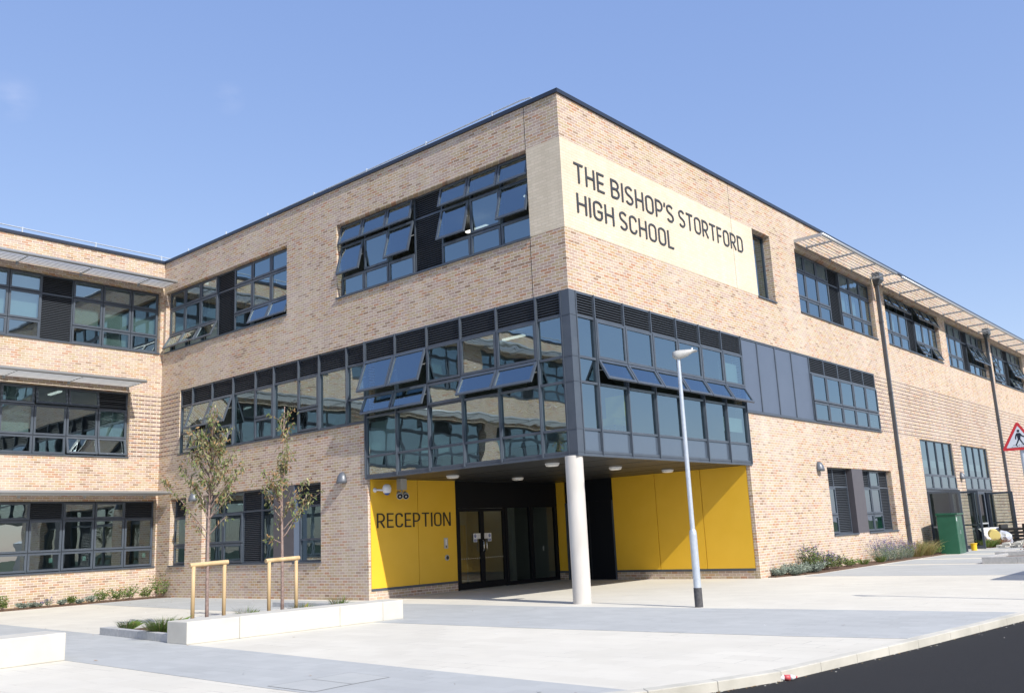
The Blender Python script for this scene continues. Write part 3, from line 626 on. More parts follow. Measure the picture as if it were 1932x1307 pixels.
# ---- sun shades (tubes between brackets)
def shade(x0, x1, y0, y1, z, brackets, tip=0, endplate=False, zo=0):
    m = MB(); n = 6; wd = x1-x0
    for k in range(n):
        x = x0+.11+(wd-.25)*k/(n-1); dx, dz = .043, -.036; nx, nz = .0064, .0077; m.hexa([(x-dx-nx, y0, z-dz-nz), (x+dx-nx, y0, z+dz-nz), (x+dx+nx, y0, z+dz+nz), (x-dx+nx, y0, z-dz+nz), (x-dx-nx, y1, z-dz-nz), (x+dx-nx, y1, z+dz-nz), (x+dx+nx, y1, z+dz+nz), (x-dx+nx, y1, z-dz+nz)], 'alu')
    sh = m.build('sun_shade', B_); m = MB(); m.tube([(x1, y0, z+zo), (x1, y1, z+zo)], .055, 'alu', 14); m.build('edge_tube', sh, True)
    for y in brackets:
        m = MB()
        m.hexa([(x0, y-.012, z-.05), (x1-.02, y-.012, z-.03), (x1-.02, y+.012, z-.03), (x0, y+.012, z-.05), (x0, y-.012, z+.03), (x1-.02, y-.012, z+.03), (x1-.02, y+.012, z+.03), (x0, y+.012, z+.03)], 'alu')
        m.box('W', x0-.0, x0+.02, y-.04, y+.04, z-.12, z+.1, 'alu')
        m.build('bracket', sh)
    if endplate: m = MB(); m.box('W', x0, x1, y0-.012, y0, z-.06, z+.05, 'alu'); m.build('end_plate', sh)
shade(-18.298, -17.3, -34, -.07, 10.9, [-1-2.04*k for k in range(16)])
shade(-18.298, -17.06, -34, -1.2, 7.155, [-1.25-2.0*k for k in range(16)])
shade(-18.298, -17.2, -34, -.1, 3.45, [-.5-2.04*k for k in range(16)])
shade(.002, .99, 13.1, 20.42, 10.95, [14.13, 16.2, 18.3, 20.3], endplate=True)
shade(.002, .99, 21.1, 54, 10.93, [21.7+2.05*k for k in range(16)])
# downpipes with hopper heads
for y in (20.76, 37.15):
    m = MB(); m.box('W', .02, .14, y-.06, y+.06, 0.0, 10.75, 'pipe')
    for z in (1.2, 3.4, 6.3, 9.2): m.box('W', .0, .15, y-.08, y+.08, z, z+.05, 'pipe')
    dp = m.build('downpipe', B_)
    m = MB(); m.hexa([(.02, y-.1, 10.75), (.17, y-.1, 10.75), (.17, y+.1, 10.75), (.02, y+.1, 10.75), (.0, y-.24, 10.92), (.3, y-.24, 10.92), (.3, y+.24, 10.92), (.0, y+.24, 10.92)], 'pipe')
    m.box('W', 0.001, .302, y-.245, y+.245, 10.921, 11.22, 'pipe'); m.build('hopper_head', dp)
# roof guard rails
m = MB()
m.tube([(-18.8, -34, 12.22), (-18.8, .5, 12.22)], .022, 'galv', 8)
for k in range(14): m.tube([(-18.8, .1-2.45*k, 11.6), (-18.8, .1-2.45*k, 12.26)], .03, 'galv', 6)
m.tube([(-1.05, .5, 12.15), (-1.2, .5, 12.29), (-1.5, .5, 12.33), (-18.3, .5, 12.2)], .022, 'galv', 8)
for x in (-2.5, -5.0, -7.55, -10.1, -12.6, -15.1, -17.6): m.tube([(x, .5, 11.6), (x, .5, 12.36 if x > -5.5 else 12.34)], .03, 'galv', 6)
m.build('guard_rail', B_)

# ------------------------------------------------------------------ column
m = MB(); m.lathe([(.2, 0), (.2, 3.16)], (-.2, .1, 0), 'column', 40)
tag(m.build('concrete_column', smooth=False), 'round pale concrete column holding up the glazed corner of the school', 'column')
# ------------------------------------------------------------------ lettering (single-stroke capitals)
def arc(cx, cy, rx, ry, a0, a1, n=8): return [(cx+rx*math.cos(R(a0+(a1-a0)*i/n)), cy+ry*math.sin(R(a0+(a1-a0)*i/n))) for i in range(n+1)]
ST = .098; h_ = ST/2
def glyph(c):
    w = {'T': .56, 'H': .58, 'E': .47, 'B': .56, 'I': ST, 'S': .54, 'O': .58, 'P': .54, 'R': .57, 'F': .46, 'D': .57, 'G': .57, 'C': .54, 'L': .45, 'N': .60, "'": .10, ' ': .26}[c]
    l, r, b, t = h_, w-h_, h_, 1-h_
    def O_(): q = .20; return arc(r-q, t-q, q, q, 0, 90, 5)+arc(l+q, t-q, q, q, 90, 180, 5)+arc(l+q, b+q, q, q, 180, 270, 5)+arc(r-q, b+q, q, q, 270, 360, 5)
    rr = (r-l)/2; cx = (l+r)/2
    P = {'T': [([(0, t), (w, t)], 0), ([(w/2, 0), (w/2, 1-ST)], 0)], 'H': [([(l, 0), (l, 1)], 0), ([(r, 0), (r, 1)], 0), ([(ST, .5), (w-ST, .5)], 0)],
         'E': [([(w, t), (l, t), (l, b), (w, b)], 0), ([(ST, .5), (w*.9, .5)], 0)], 'F': [([(w, t), (l, t), (l, 0)], 0), ([(ST, .48), (w*.88, .48)], 0)],
         'I': [([(l, 0), (l, 1)], 0)], 'L': [([(l, 1), (l, b), (w, b)], 0)], 'O': [(O_(), 1)],
         'D': [([(l, b), (l, t)]+arc(r-.21, t-.21, .21, .21, 90, 0)+arc(r-.21, b+.21, .21, .21, 0, -90), 1)],
         'P': [([(l, 0), (l, t)]+arc(r-.24, t-.24, .24, .24, 90, 0)+arc(r-.24, .43+.24-.02, .24, .24, 0, -90)+[(ST, .41)], 0)],
         'R': [([(l, 0), (l, t)]+arc(r-.25, t-.24, .24, .24, 90, 0)+arc(r-.25, .45+.24-.02, .24, .24, 0, -90)+[(ST, .43)], 0), ([(w*.50, .43-h_*.9), (w-h_, 0)], 0)],
         'B': [([(l, b), (l, t)]+arc(r-.24, t-.21, .215, .21, 90, 0)+arc(r-.24, .52+.21, .215, .21, 0, -90)+[(ST, .52)], 0), ([(ST, .5)]+arc(r-.23, .52-.23, .23, .23, 90, 0)+arc(r-.23, b+.23, .23, .23, 0, -90)+[(l, b)], 0)],
         'S': [(arc(cx, t-.2, rr, .2, 25, 180)+[(l, t-.22)]+arc(cx, .5+.0, rr, .0, 180, 180, 1)[:0]+[(l+.03, .62), (l+.12, .545), (r-.12, .455), (r-.03, .38)]+arc(cx, b+.2, rr, .2, 0, -155), 0)],
         'C': [(arc(r-.2, t-.2, .2, .2, -5, 90, 5)+arc(l+.2, t-.2, .2, .2, 90, 180, 5)+arc(l+.2, b+.2, .2, .2, 180, 270, 5)+arc(r-.2, b+.2, .2, .2, 270, 365, 5), 0)],
         'G': [(arc(r-.2, t-.2, .2, .2, -5, 90, 5)+arc(l+.2, t-.2, .2, .2, 90, 180, 5)+arc(l+.2, b+.2, .2, .2, 180, 270, 5)+arc(r-.2, b+.2, .2, .2, 270, 360, 5)+[(r, .47), (cx-.02, .47)], 0)],
         'N': [([(l, 0), (l, 1)], 0), ([(r, 0), (r, 1)], 0), ([(l+.02, .99), (r-.02, .01)], 0)],
         "'": [([(w/2+.01, .99), (w/2-.03, .76)], 0)], ' ': []}[c]
    return w, P
def stroke(mb, pts, closed, X, depth, off, mn):
    p = [Vector(q) for q in pts]; q = [p[0]]
    for a in p[1:]:
        if (a-q[-1]).length > 1e-4: q.append(a)
    if closed and (q[0]-q[-1]).length < 1e-4: q.pop()
    n = len(q); Lf = []; Rt = []
    for i in range(n):
        a = q[(i-1) % n] if closed or i else None; b = q[(i+1) % n] if closed or i < n-1 else None
        d1 = (q[i]-a).normalized() if a else None; d2 = (b-q[i]).normalized() if b else None
        d1 = d1 or d2; d2 = d2 or d1; t = (d1+d2).normalized() if (d1+d2).length > 1e-6 else d1; nn = Vector((-t.y, t.x)); k = min(1/max(.3, nn.dot(Vector((-d1.y, d1.x)))), 2)
        Lf.append(q[i]+nn*h_*k); Rt.append(q[i]-nn*h_*k)
    for i in range(n if closed else n-1):
        j = (i+1) % n
        mb.hexa([X(v, e) for e in (0, depth+off) for v in (Lf[i], Lf[j], Rt[j], Rt[i])], mn)
def word(sg, txt, fr, u0, u1, zb, zt, n0, depth, mn, flip=1):
    x = 0; lay = []
    for c in txt:
        w, P = glyph(c)
        if c == "'": x -= .03
        lay.append((x, P)); x += w+(.15 if c != "'" else .07)
    tot = x-.15; O, U, Nn = axes(fr); s = (u1-u0)/tot; hz = zt-zb; k = 0
    for xo, P in lay:
        mb = MB()
        for pts, cl in P:
            k += 1; stroke(mb, pts, cl, lambda v, e: O+U*(u0+(xo+v.x)*s)+Nn*(n0+e)+Vector((0, 0, zb+v.y*hz)), depth, (k % 3)*.0011, mn)
        mb.build('letter', sg)
m = thing('wall_sign', 'two lines of dark grey capitals naming the school on the cream brick panel', 'sign')
for t, a, b, z0, z1 in (('THE', .49, 1.73, 9.68, 10.18), ("BISHOP'S", 2.02, 5.02, 9.68, 10.18), ('STORTFORD', 5.30, 9.10, 9.68, 10.18), ('HIGH', .53, 2.07, 8.915, 9.405), ('SCHOOL', 2.31, 4.90, 8.915, 9.405)):
    word(m, t, 'B', a, b, z0, z1, .005, .02, 'letter')
m = thing('wall_sign', 'dark RECEPTION lettering on the yellow panel left of the entrance doors', 'sign'); word(m, 'RECEPTION', 'E', .31, 3.12, 1.86, 2.25, .0005, .015, 'letterblk')

# ------------------------------------------------------------------ wall lamps, soffit lights
def wall_lamp(p, ax, label):       # ax: outward normal
    nx = Vector(ax); side = Vector((-nx.y, nx.x, 0)); t = thing('wall_lamp', label, 'lamp', p, 0, 'hooded wall lamps on the brickwork'); m = MB(); k = m.m('lampgrey')
    prof = [(0, .16), (.05, .155), (.10, .11), (.14, .03), (.165, -.08), (.17, -.15)]; i0 = len(m.v)
    for r, z in prof:
        for q in range(13):
            a = math.pi*q/12; v = side*math.cos(a)*r+nx*(math.sin(a)*r*1.15+.01)+Vector((0, 0, z)); m.v.append(tuple(v))
    for j in range(5):
        for q in range(12): m.f.append((i0+j*13+q, i0+j*13+q+1, i0+(j+1)*13+q+1, i0+(j+1)*13+q)); m.mi.append(k)
    m.f.append(tuple(i0+5*13+q for q in range(13))); m.mi.append(k)
    for j in range(5): m.f.append((i0+j*13, i0+(j+1)*13, i0+(j+1)*13+12, i0+j*13+12)); m.mi.append(k)
    m.build('hood', t, True)
    m = MB(); a = nx*.1; m.lathe([(.05, -.165), (.05, -.15)], a, 'disc', 12); m.build('diffuser', t); return t
wall_lamp((-8.14, 0, 3.27), (0, -1, 0), 'grey hooded wall lamp on brick just left of the reception recess')
wall_lamp((-15.9, 0, 3.24), (0, -1, 0), 'grey hooded wall lamp between the narrow slot window and the wide one')
wall_lamp((0, 13.0, 3.24), (1, 0, 0), 'grey hooded wall lamp on sunlit brick by the louvred ground floor window')
wall_lamp((0, 29.0, 3.22), (1, 0, 0), 'grey hooded wall lamp between the two tall hall door screens')
first = None
for (x, y), l in zip([(-5.5, 1.63), (-5.68, 4.55), (-1.72, 1.23), (-1.94, 4.22), (-2.06, 7.06)],
    ['round soffit light nearest the reception lettering', 'round soffit light in front of the entrance doors', 'round soffit light close beside the concrete column', 'round soffit light between column and yellow wall', 'round soffit light nearest the right hand yellow wall']):
    if first is None:
        first = thing('ceiling_light', l, 'lamp', (x, y, 3.16), 0, 'round lights under the entrance soffit')
        m = MB(); m.lathe([(.175, -.03), (.18, 0)], (0, 0, 0), 'white', 28); m.build('rim', first)
        m = MB(); m.lathe([(.10, -.075), (.15, -.065), (.168, -.0305)], (0, 0, 0), 'disc', 28); m.build('diffuser', first, True)
    else: dup(first, (x, y, 3.16), label=l)

# ------------------------------------------------------------------ cameras and intercom on the yellow wall
t = thing('dome_camera', 'white camera with blue dome on a wall arm above RECEPTION', 'camera', (-7.12, .25, 2.87))
m = MB(); m.lathe([(.0, -.0), (.065, .0), (.065, .03), (.03, .05)], (0, 0, 0), 'white', 16, (1, 0, 0)); m.tube([(.03, 0, 0), (.12, .02, .0), (.26, .08, -.02)], .025, 'white', 10); m.build('bracket', t, True)
m = MB(); m.lathe([(.05, .14), (.095, .11), (.12, .04), (.11, -.06), (.085, -.10)], (.32, .16, -.0), 'white', 24); m.build('housing', t, True)
m = MB(); m.lathe([(.0, -.155), (.05, -.145), (.075, -.12), (.083, -.101)], (.32, .16, 0), 'blue', 24); m.build('lens_dome', t, True)
t = thing('security_camera', 'pair of grey bullet cameras hanging from a box under the soffit', 'camera', (-6.8, .95, 3.16))
m = MB(); m.box('W', -.09, .09, -.11, .11, -.30, 0, 'greyplastic'); m.tube([(0, 0, -.3), (0, 0, -.38)], .02, 'greyplastic', 8); m.build('junction_box', t, bevel=.01)
for dy in (-.1, .12):
    m = MB(); d = Vector((.75, -.5, -.42)).normalized(); o = Vector((-.03, dy, -.36)); m.lathe([(.03, 0), (.05, .03), (.055, .18), (.085, .2), (.09, .30), (.083, .30)], o, 'greyplastic', 18, d); m.build('camera_body', t, True)
    m = MB(); m.lathe([(.075, .302), (.07, .306)], o, 'black', 18, d); m.lathe([(.028, .307), (.02, .315)], o, 'greyplastic', 12, d); m.build('lens', t)
t = thing('intercom', 'steel intercom plate on the yellow panel beside the entrance doors', 'intercom', (-7.12, 2.9, 1.37))
m = MB(); m.box('W', 0.0, .02, -.075, .075, -.15, .15, 'alu'); m.build('plate', t, bevel=.004)
m = MB(); m.box('W', .0201, .024, -.03, .03, -.05, .11, 'white'); m.box('W', .0201, .025, -.02, .02, -.12, -.08, 'black'); m.build('call_panel', t)
t = thing('door_button', 'round steel door button below the intercom plate', 'button', (-7.12, 2.93, .96))
m = MB(); m.lathe([(.085, 0), (.085, .02), (.07, .03)], (0, 0, 0), 'alu', 28, (1, 0, 0)); m.build('button_rim', t)
m = MB(); m.lathe([(.055, .0302), (.05, .036)], (0, 0, 0), 'letterblk', 28, (1, 0, 0)); m.build('button_face', t)

# ------------------------------------------------------------------ lamp post
def lamp_post(x, y, label, hh=4.83, rz=0):
    t = thing('street_lamp', label, 'street lamp', (x, y, 0), rz)
    m = MB(); m.lathe([(.072, .36), (.072, 1.36), (.066, 1.42), (.046, 1.46), (.044, 3), (.036, hh)], (0, 0, 0), 'galv', 20); m.build('pole', t, False)
    m = MB(); m.lathe([(.078, -.05), (.078, .36)], (0, 0, 0), 'galvdark', 20); m.build('base_band', t)
    m = MB(); m.box('W', -.045, .045, .0705, .076, .75, 1.15, 'galv'); m.build('service_door', t)
    m = MB(); k = m.m('greyplastic')
    # lantern: deep at the post, tapering to a thin lit nose
    sec = [(-.10, .06, -.055, .055), (-.05, .075, -.085, .075), (.02, .085, -.09, .085), (.12, .10, -.06, .09), (.22, .12, -.02, .093), (.28, .115, .025, .092), (.34, .10, .05, .088), (.40, .06, .055, .075)]
    i0 = len(m.v)
    for x_, w_, zb, zt in sec:
        for yy, zz in ((-w_, zb+.015), (-w_*.55, zb), (w_*.55, zb), (w_, zb+.015), (w_, zt-.02), (w_*.6, zt), (-w_*.6, zt), (-w_, zt-.02)): m.v.append((x_, yy, zz+hh+.07))
    for j in range(len(sec)-1):
        for q in range(8): m.f.append((i0+j*8+q, i0+j*8+(q+1) % 8, i0+(j+1)*8+(q+1) % 8, i0+(j+1)*8+q)); m.mi.append(k)
    m.f.append(tuple(range(i0, i0+8))); m.mi.append(k); m.f.append(tuple(range(i0+8*(len(sec)-1), i0+8*len(sec)))); m.mi.append(k)
    m.build('lantern', t, True)
    m = MB(); m.lathe([(.018, 0), (.018, .045)], (.30, 0, hh+.163), 'white', 10); m.build('light_sensor', t); return t
lamp_post(2.87, -.3, 'tall galvanised street lamp with pale flat lantern standing on the paving before the school', rz=.82)

# ------------------------------------------------------------------ pedestrian sign at the right edge
t = thing('road_sign', 'red bordered triangular road sign with a black walking figure on a grey pole', 'road sign', (8.27, 2.0, 0), R(12))
def tri(mb, s, y, mn, rr, z0=0, th=.0):
    # rounded triangle, side s, centroid z0
    hgt = s*math.sqrt(3)/2; V = [(-s/2, -hgt/3), (s/2, -hgt/3), (0, hgt*2/3)]; pts = []
    for i, (vx, vz) in enumerate(V):
        L0 = math.hypot(vx, vz); k = (L0-2*rr)/L0; cx, cz = vx*k, vz*k; a0 = [150, 270, 30][i]
        for q in range(7): a = R(a0+20*q); pts.append((cx+rr*math.cos(a), y, z0+cz+rr*math.sin(a)))
    mb.quad(pts, mn)
    if th:
        n = len(pts); back = [(p[0], p[1]+th, p[2]) for p in pts]; mb.quad(back[::-1], mn)
        for i in range(n): mb.quad([pts[i], pts[(i+1) % n], back[(i+1) % n], back[i]], mn)
zc = 2.735
m = MB(); tri(m, .60, -.062, 'red', .03, zc, .004); m.build('sign_border', t)
m = MB(); tri(m, .44, -.0635, 'signwhite', .008, zc+.003); m.build('sign_face', t)
m = MB()
def flat(pts, mn='signblack', y=-.065): m.quad([(x, y, zc+z) for x, z in pts], mn)
flat([(.0+.022*math.cos(R(a)), .165+.024*math.sin(R(a))) for a in range(0, 360, 30)])
flat([(-.03, .13), (.03, .13), (.035, .10), (.018, .02), (-.022, .02), (-.028, .06)])
flat([(-.028, .13), (-.05, .10), (-.062, .055), (-.062, .02), (-.045, .02), (-.043, .055), (-.028, .09)], y=-.0652)
flat([(.024, .13), (.055, .085), (.10, .058), (.105, .045), (.095, .042), (.045, .062), (.026, .09)], y=-.0652)
flat([(-.022, .022), (.004, .022), (-.025, -.04), (-.052, -.085), (-.03, -.10), (-.04, -.108), (-.075, -.082), (-.045, -.035)], y=-.0654)
flat([(-.006, .022), (.018, .022), (.045, -.035), (.07, -.082), (.105, -.078), (.105, -.09), (.06, -.095), (.022, -.03)], y=-.0656)
for k in range(6):
    if k != 1 and k != 4: flat([(-.11+.043*k, -.088+.001*k), (-.085+.043*k, -.087+.001*k), (-.085+.043*k, -.079+.001*k), (-.11+.043*k, -.08+.001*k)], y=-.0651)
for k in range(10): flat([(-.135+.028*k, -.118), (-.117+.028*k, -.118), (-.117+.028*k, -.111), (-.135+.028*k, -.111)], y=-.0651)
m.build('walking_figure', t)
m = MB(); m.lathe([(.038, -.05), (.038, 3.0)], (0.015, 0, 0), 'galv', 18); m.build('pole', t)
m = MB(); m.box('W', -.12, .15, -.058, -.036, zc-.09, zc-.06, 'alu'); m.box('W', -.08, .11, -.058, -.036, zc+.1, zc+.13, 'alu'); m.build('clamp', t)

# ------------------------------------------------------------------ low walls, planter
def blocks(name, label, cat, x0, x1, ys, hgt, mn='concrete', skew=0):
    t = thing(name, label, cat, ((x0+x1)/2, ys[0], 0)); cx = (x0+x1)/2
    for a, b in zip(ys[:-1], ys[1:]):
        m = MB(); sa, sb = skew*(a-ys[0]), skew*(b-ys[0]); e = .003
        m.hexa([(x0-cx+sa, a-ys[0]+e, 0), (x1-cx+sa, a-ys[0]+e, 0), (x1-cx+sb, b-ys[0]-e, 0), (x0-cx+sb, b-ys[0]-e, 0)]+[(x0-cx+sa, a-ys[0]+e, hgt), (x1-cx+sa, a-ys[0]+e, hgt), (x1-cx+sb, b-ys[0]-e, hgt), (x0-cx+sb, b-ys[0]-e, hgt)], mn)
        m.build('block', t, bevel=.015)
    return t
blocks('bench_wall', 'long low pale concrete seating wall in front of the two young trees', 'low wall', -2.83, -2.19, [-8.01, -7.07, -5.05, -4.07, -3.58], .36, skew=.08)
blocks('bench_wall', 'pale concrete seating block at the lower left corner of the plaza', 'low wall', -2.95, -2.22, [-9.93, -12.3, -14.5][::-1], .4, skew=.0).rotation_euler = (0, 0, -.0)
t = thing('planter_edging', 'low grey granite edging round the bed of the two young trees', 'edging', (-5.9, -7.7, 0))
m = MB()
for a, b in zip([(-5.9, -7.70), (-5.05, -7.75), (-4.2, -7.82), (-3.4, -7.9)], [(-5.055, -7.75), (-4.205, -7.82), (-3.405, -7.9), (-2.86, -7.96)]):
    o = Vector((-5.9, -7.7)); A_ = Vector(a)-o; B2 = Vector(b)-o
    m.hexa([(p.x, p.y+d, z) for z in (0, .14) for p, d in ((A_, -.0), (B2, -.0), (B2, .12), (A_, .12))], 'granite')
for k in range(5): m.box('W', 0.001, .12, .122+k*.84, .115+(k+1)*.84, 0, .139, 'granite')
for k in range(4): m.box('W', .122+k*.8, .115+(k+1)*.8, 4.2, 4.32, 0, .138, 'granite')
m.build('edging_stone', t, bevel=.008)
slab([(-5.75, -7.56), (-2.85, -7.8), (-2.5, -3.62), (-5.75, -3.45)], .06, .055, 'soil', 'planting_bed')
for (x0, x1, y0, y1, lb) in ((4.1, 7.0, 14.6, 17.2, 'low grey granite planter edging on the far paving, nearest the road'), (3.5, 7.2, 18.6, 21.0, 'second low granite planter edging behind the near one on the far paving')):
    t = thing('planter_edging', lb, 'edging', (x0, y0, 0)); m = MB(); W_ = x1-x0; D_ = y1-y0
    for k in range(3): m.box('W', k*W_/3+.003, (k+1)*W_/3-.003, 0, .15, 0, .2, 'granite')
    m.box('W', 0.001, .15, .152, D_, 0, .2, 'granite'); m.box('W', W_-.15, W_-.003, .152, D_, 0, .2, 'granite'); m.build('edging_stone', t, bevel=.01)
    slab([(x0+.15, y0+.15), (x1-.15, y0+.15), (x1-.15, y1), (x0+.15, y1)], .12, .11, 'soil', 'planting_bed')

# ------------------------------------------------------------------ vegetation
def leafmat(n, c):
    m = mat(n, c, .55, 0, .3); b = m.node_tree.nodes['Principled BSDF']; b.inputs['Transmission Weight'].default_value = 0
    g = N(m, 'ShaderNodeNewGeometry'); h = N(m, 'ShaderNodeHueSaturation'); h.inputs['Color'].default_value = (*c, 1)
    mr = N(m, 'ShaderNodeMapRange'); mr.inputs['To Min'].default_value = .6; mr.inputs['To Max'].default_value = 1.45; L(m, g.outputs['Random Per Island'], mr.inputs[0]); L(m, mr.outputs[0], h.inputs['Value']); L(m, h.outputs[0], b.inputs['Base Color'])
    tr = N(m, 'ShaderNodeBsdfTranslucent'); L(m, h.outputs[0], tr.inputs[0]); mx = N(m, 'ShaderNodeMixShader'); mx.inputs[0].default_value = .3
    L(m, b.outputs[0], mx.inputs[1]); L(m, tr.outputs[0], mx.inputs[2]); L(m, mx.outputs[0], m.node_tree.nodes['Material Output'].inputs[0]); M[n] = m
leafmat('leaf_olive', (.22, .225, .10)); leafmat('leaf_green', (.13, .19, .06)); leafmat('leaf_brown', (.32, .20, .10)); leafmat('leaf_pale', (.32, .32, .17))
leafmat('grass_green', (.16, .25, .05)); leafmat('silver_leaf', (.25, .30, .25)); leafmat('lavender_flower', (.13, .11, .30)); leafmat('straw', (.42, .33, .15)); leafmat('shrub_green', (.12, .20, .06)); leafmat('leaf_red', (.22, .05, .03)); leafmat('dark_green', (.035, .07, .02))
def leaf(mb, p, d, ln, wd, mn, rnd):
    d = d.normalized(); s = d.cross(Vector((rnd.uniform(-1, 1), rnd.uniform(-1, 1), rnd.uniform(-.4, .4)))); s = s.normalized() if s.length > .01 else Vector((1, 0, 0)); n = d.cross(s)
    k = .15*ln; mb.quad([p, p+d*ln*.35+s*wd-n*k*.5, p+d*ln*.7+s*wd*.8-n*k*.9, p+d*ln-n*k*1.6, p+d*ln*.7-s*wd*.8-n*k*.9, p+d*ln*.35-s*wd-n*k*.5], mn)
def young_tree(x, y, z0, seed, label, spec, top):
    rnd = random.Random(seed); t = thing('young_tree', label, 'tree', (x, y, z0), 0, 'young trees in the planter'); tk = MB(); cr = MB()
    pts = []; n = 12
    for i in range(n+1): f = i/n; pts.append(Vector((.03*math.sin(f*5+seed)*f, .03*math.cos(f*4+seed)*f, f*top)))
    tk.tube(pts, [.034*(1-.82*(i/n)**1.1)+.003 for i in range(n+1)], 'bark', 8)
    def leaves(p, k, spread, dn=.5):
        for _ in range(k):
            q = p+Vector((rnd.gauss(0, spread), rnd.gauss(0, spread), rnd.gauss(0, spread)))
            d = Vector((rnd.gauss(0, .55), rnd.gauss(0, .55), -rnd.uniform(.2, 1.3)))
            mn = rnd.choices(['leaf_olive', 'leaf_green', 'leaf_brown', 'leaf_pale'], [40, 20, 24, 16])[0]
            leaf(cr, q, d, rnd.uniform(.06, .11), rnd.uniform(.010, .018), mn, rnd)
    def side(base, d, ln, r, dens):
        p = base.copy(); P = [p.copy()]; ns = max(4, int(ln/.09)); d = d.normalized()
        for i in range(ns):
            d = (d+Vector((rnd.gauss(0, .10), rnd.gauss(0, .10), rnd.gauss(.02, .07)-(.05 if i > ns*.6 else -.03)))).normalized(); p = p+d*ln/ns; P.append(p.copy())
            if i > ns*.22:
                leaves(p, int(dens*.72*rnd.uniform(.5, 1.5)), .035)
                if rnd.random() < .55:
                    e = (d+Vector((rnd.gauss(0, .8), rnd.gauss(0, .8), rnd.gauss(.1, .5)))).normalized(); l2 = rnd.uniform(.08, .26); tk.tube([p, p+e*l2], [.004, .002], 'bark', 4)
                    leaves(p+e*l2, int(dens*.7), .04); leaves(p+e*l2*.5, int(dens*.4), .03)
        tk.tube(P, [r*(1-.75*i/ns)+.0015 for i in range(ns+1)], 'bark', 5)
    for hz, az, el, ln, dens in spec:
        i = min(n-1, int(hz/top*n)); f = hz/top*n-i; b = pts[i].lerp(pts[i+1], f); a = R(az)
        side(b, Vector((math.cos(a)*math.cos(R(el)), math.sin(a)*math.cos(R(el)), math.sin(R(el)))), ln, .012, dens)
    for i in range(22): f = rnd.uniform(.6, 1.0); leaves(pts[0].lerp(Vector((pts[-1].x, pts[-1].y, top)), f), 9, .06)
    tk.build('trunk', t, True); cr.build('crown', t); return t
# azimuths: image-right of the camera is about az 40 deg, image-left about 220 deg
rt1 = random.Random(5); spec1 = [(1.62, 215, 42, .55, 5), (1.7, 40, 38, .5, 4), (1.75, 222, 46, 1.45, 7), (2.35, 222, 40, 1.0, 8), (2.2, 35, 42, 1.1, 7), (2.0, 30, 45, .7, 7), (2.1, 190, 50, .8, 8)]
for k in range(17): spec1.append((rt1.uniform(2.0, 3.3), rt1.uniform(0, 360), rt1.uniform(48, 68), rt1.uniform(.5, .95), 8))
for k in range(7): spec1.append((rt1.uniform(2.9, 3.7), rt1.uniform(0, 360), rt1.uniform(55, 75), rt1.uniform(.3, .55), 7))
spec1 += [(3.0, 40, 55, .75, 7), (2.6, 215, 55, .9, 8), (2.8, 225, 50, .7, 8), (2.5, 45, 42, .95, 7), (2.3, 35, 50, .8, 6)]
young_tree(-4.2, -6.45, .06, 3, 'young leafy tree in a timber support, the fuller one nearer the left', spec1, 4.2)
rt2 = random.Random(11); spec2 = [(1.35, 220, 62, .8, 3), (1.6, 42, 40, 1.05, 7), (1.75, 38, 48, .9, 8), (2.0, 44, 55, .9, 8), (2.0, 222, 50, .8, 6), (2.3, 225, 60, .8, 5), (1.5, 210, 30, .3, 5)]
for k in range(9): spec2.append((rt2.uniform(1.8, 2.7), rt2.uniform(0, 360), rt2.uniform(50, 72), rt2.uniform(.4, .8), 8))
for k in range(9): spec2.append((rt2.uniform(2.7, 3.8), rt2.uniform(0, 360), rt2.uniform(60, 80), rt2.uniform(.3, .5), 8))
young_tree(-4.2, -4.75, .06, 8, 'young slender tree in a timber support, the sparser one nearer the entrance', spec2, 4.35)
for y, lb in ((-6.42, 'timber H shaped tree support round the left young tree'), (-4.74, 'timber H shaped tree support round the right young tree')):
    t = thing('tree_support', lb, 'tree support', (-4.2, y, .06), 0, 'timber tree supports')
    for s in (-.33, .33):
        m = MB(); m.lathe([(.036, 0), (.037, .6), (.036, 1.14)], (0, s, 0), 'wood', 14); m.build('post', t, True)
    m = MB(); m.tube([(-.02, -.40, 1.16), (.0, .0, 1.175), (.0, .40, 1.185)], .046, 'wood', 14); m.build('crossbar', t)

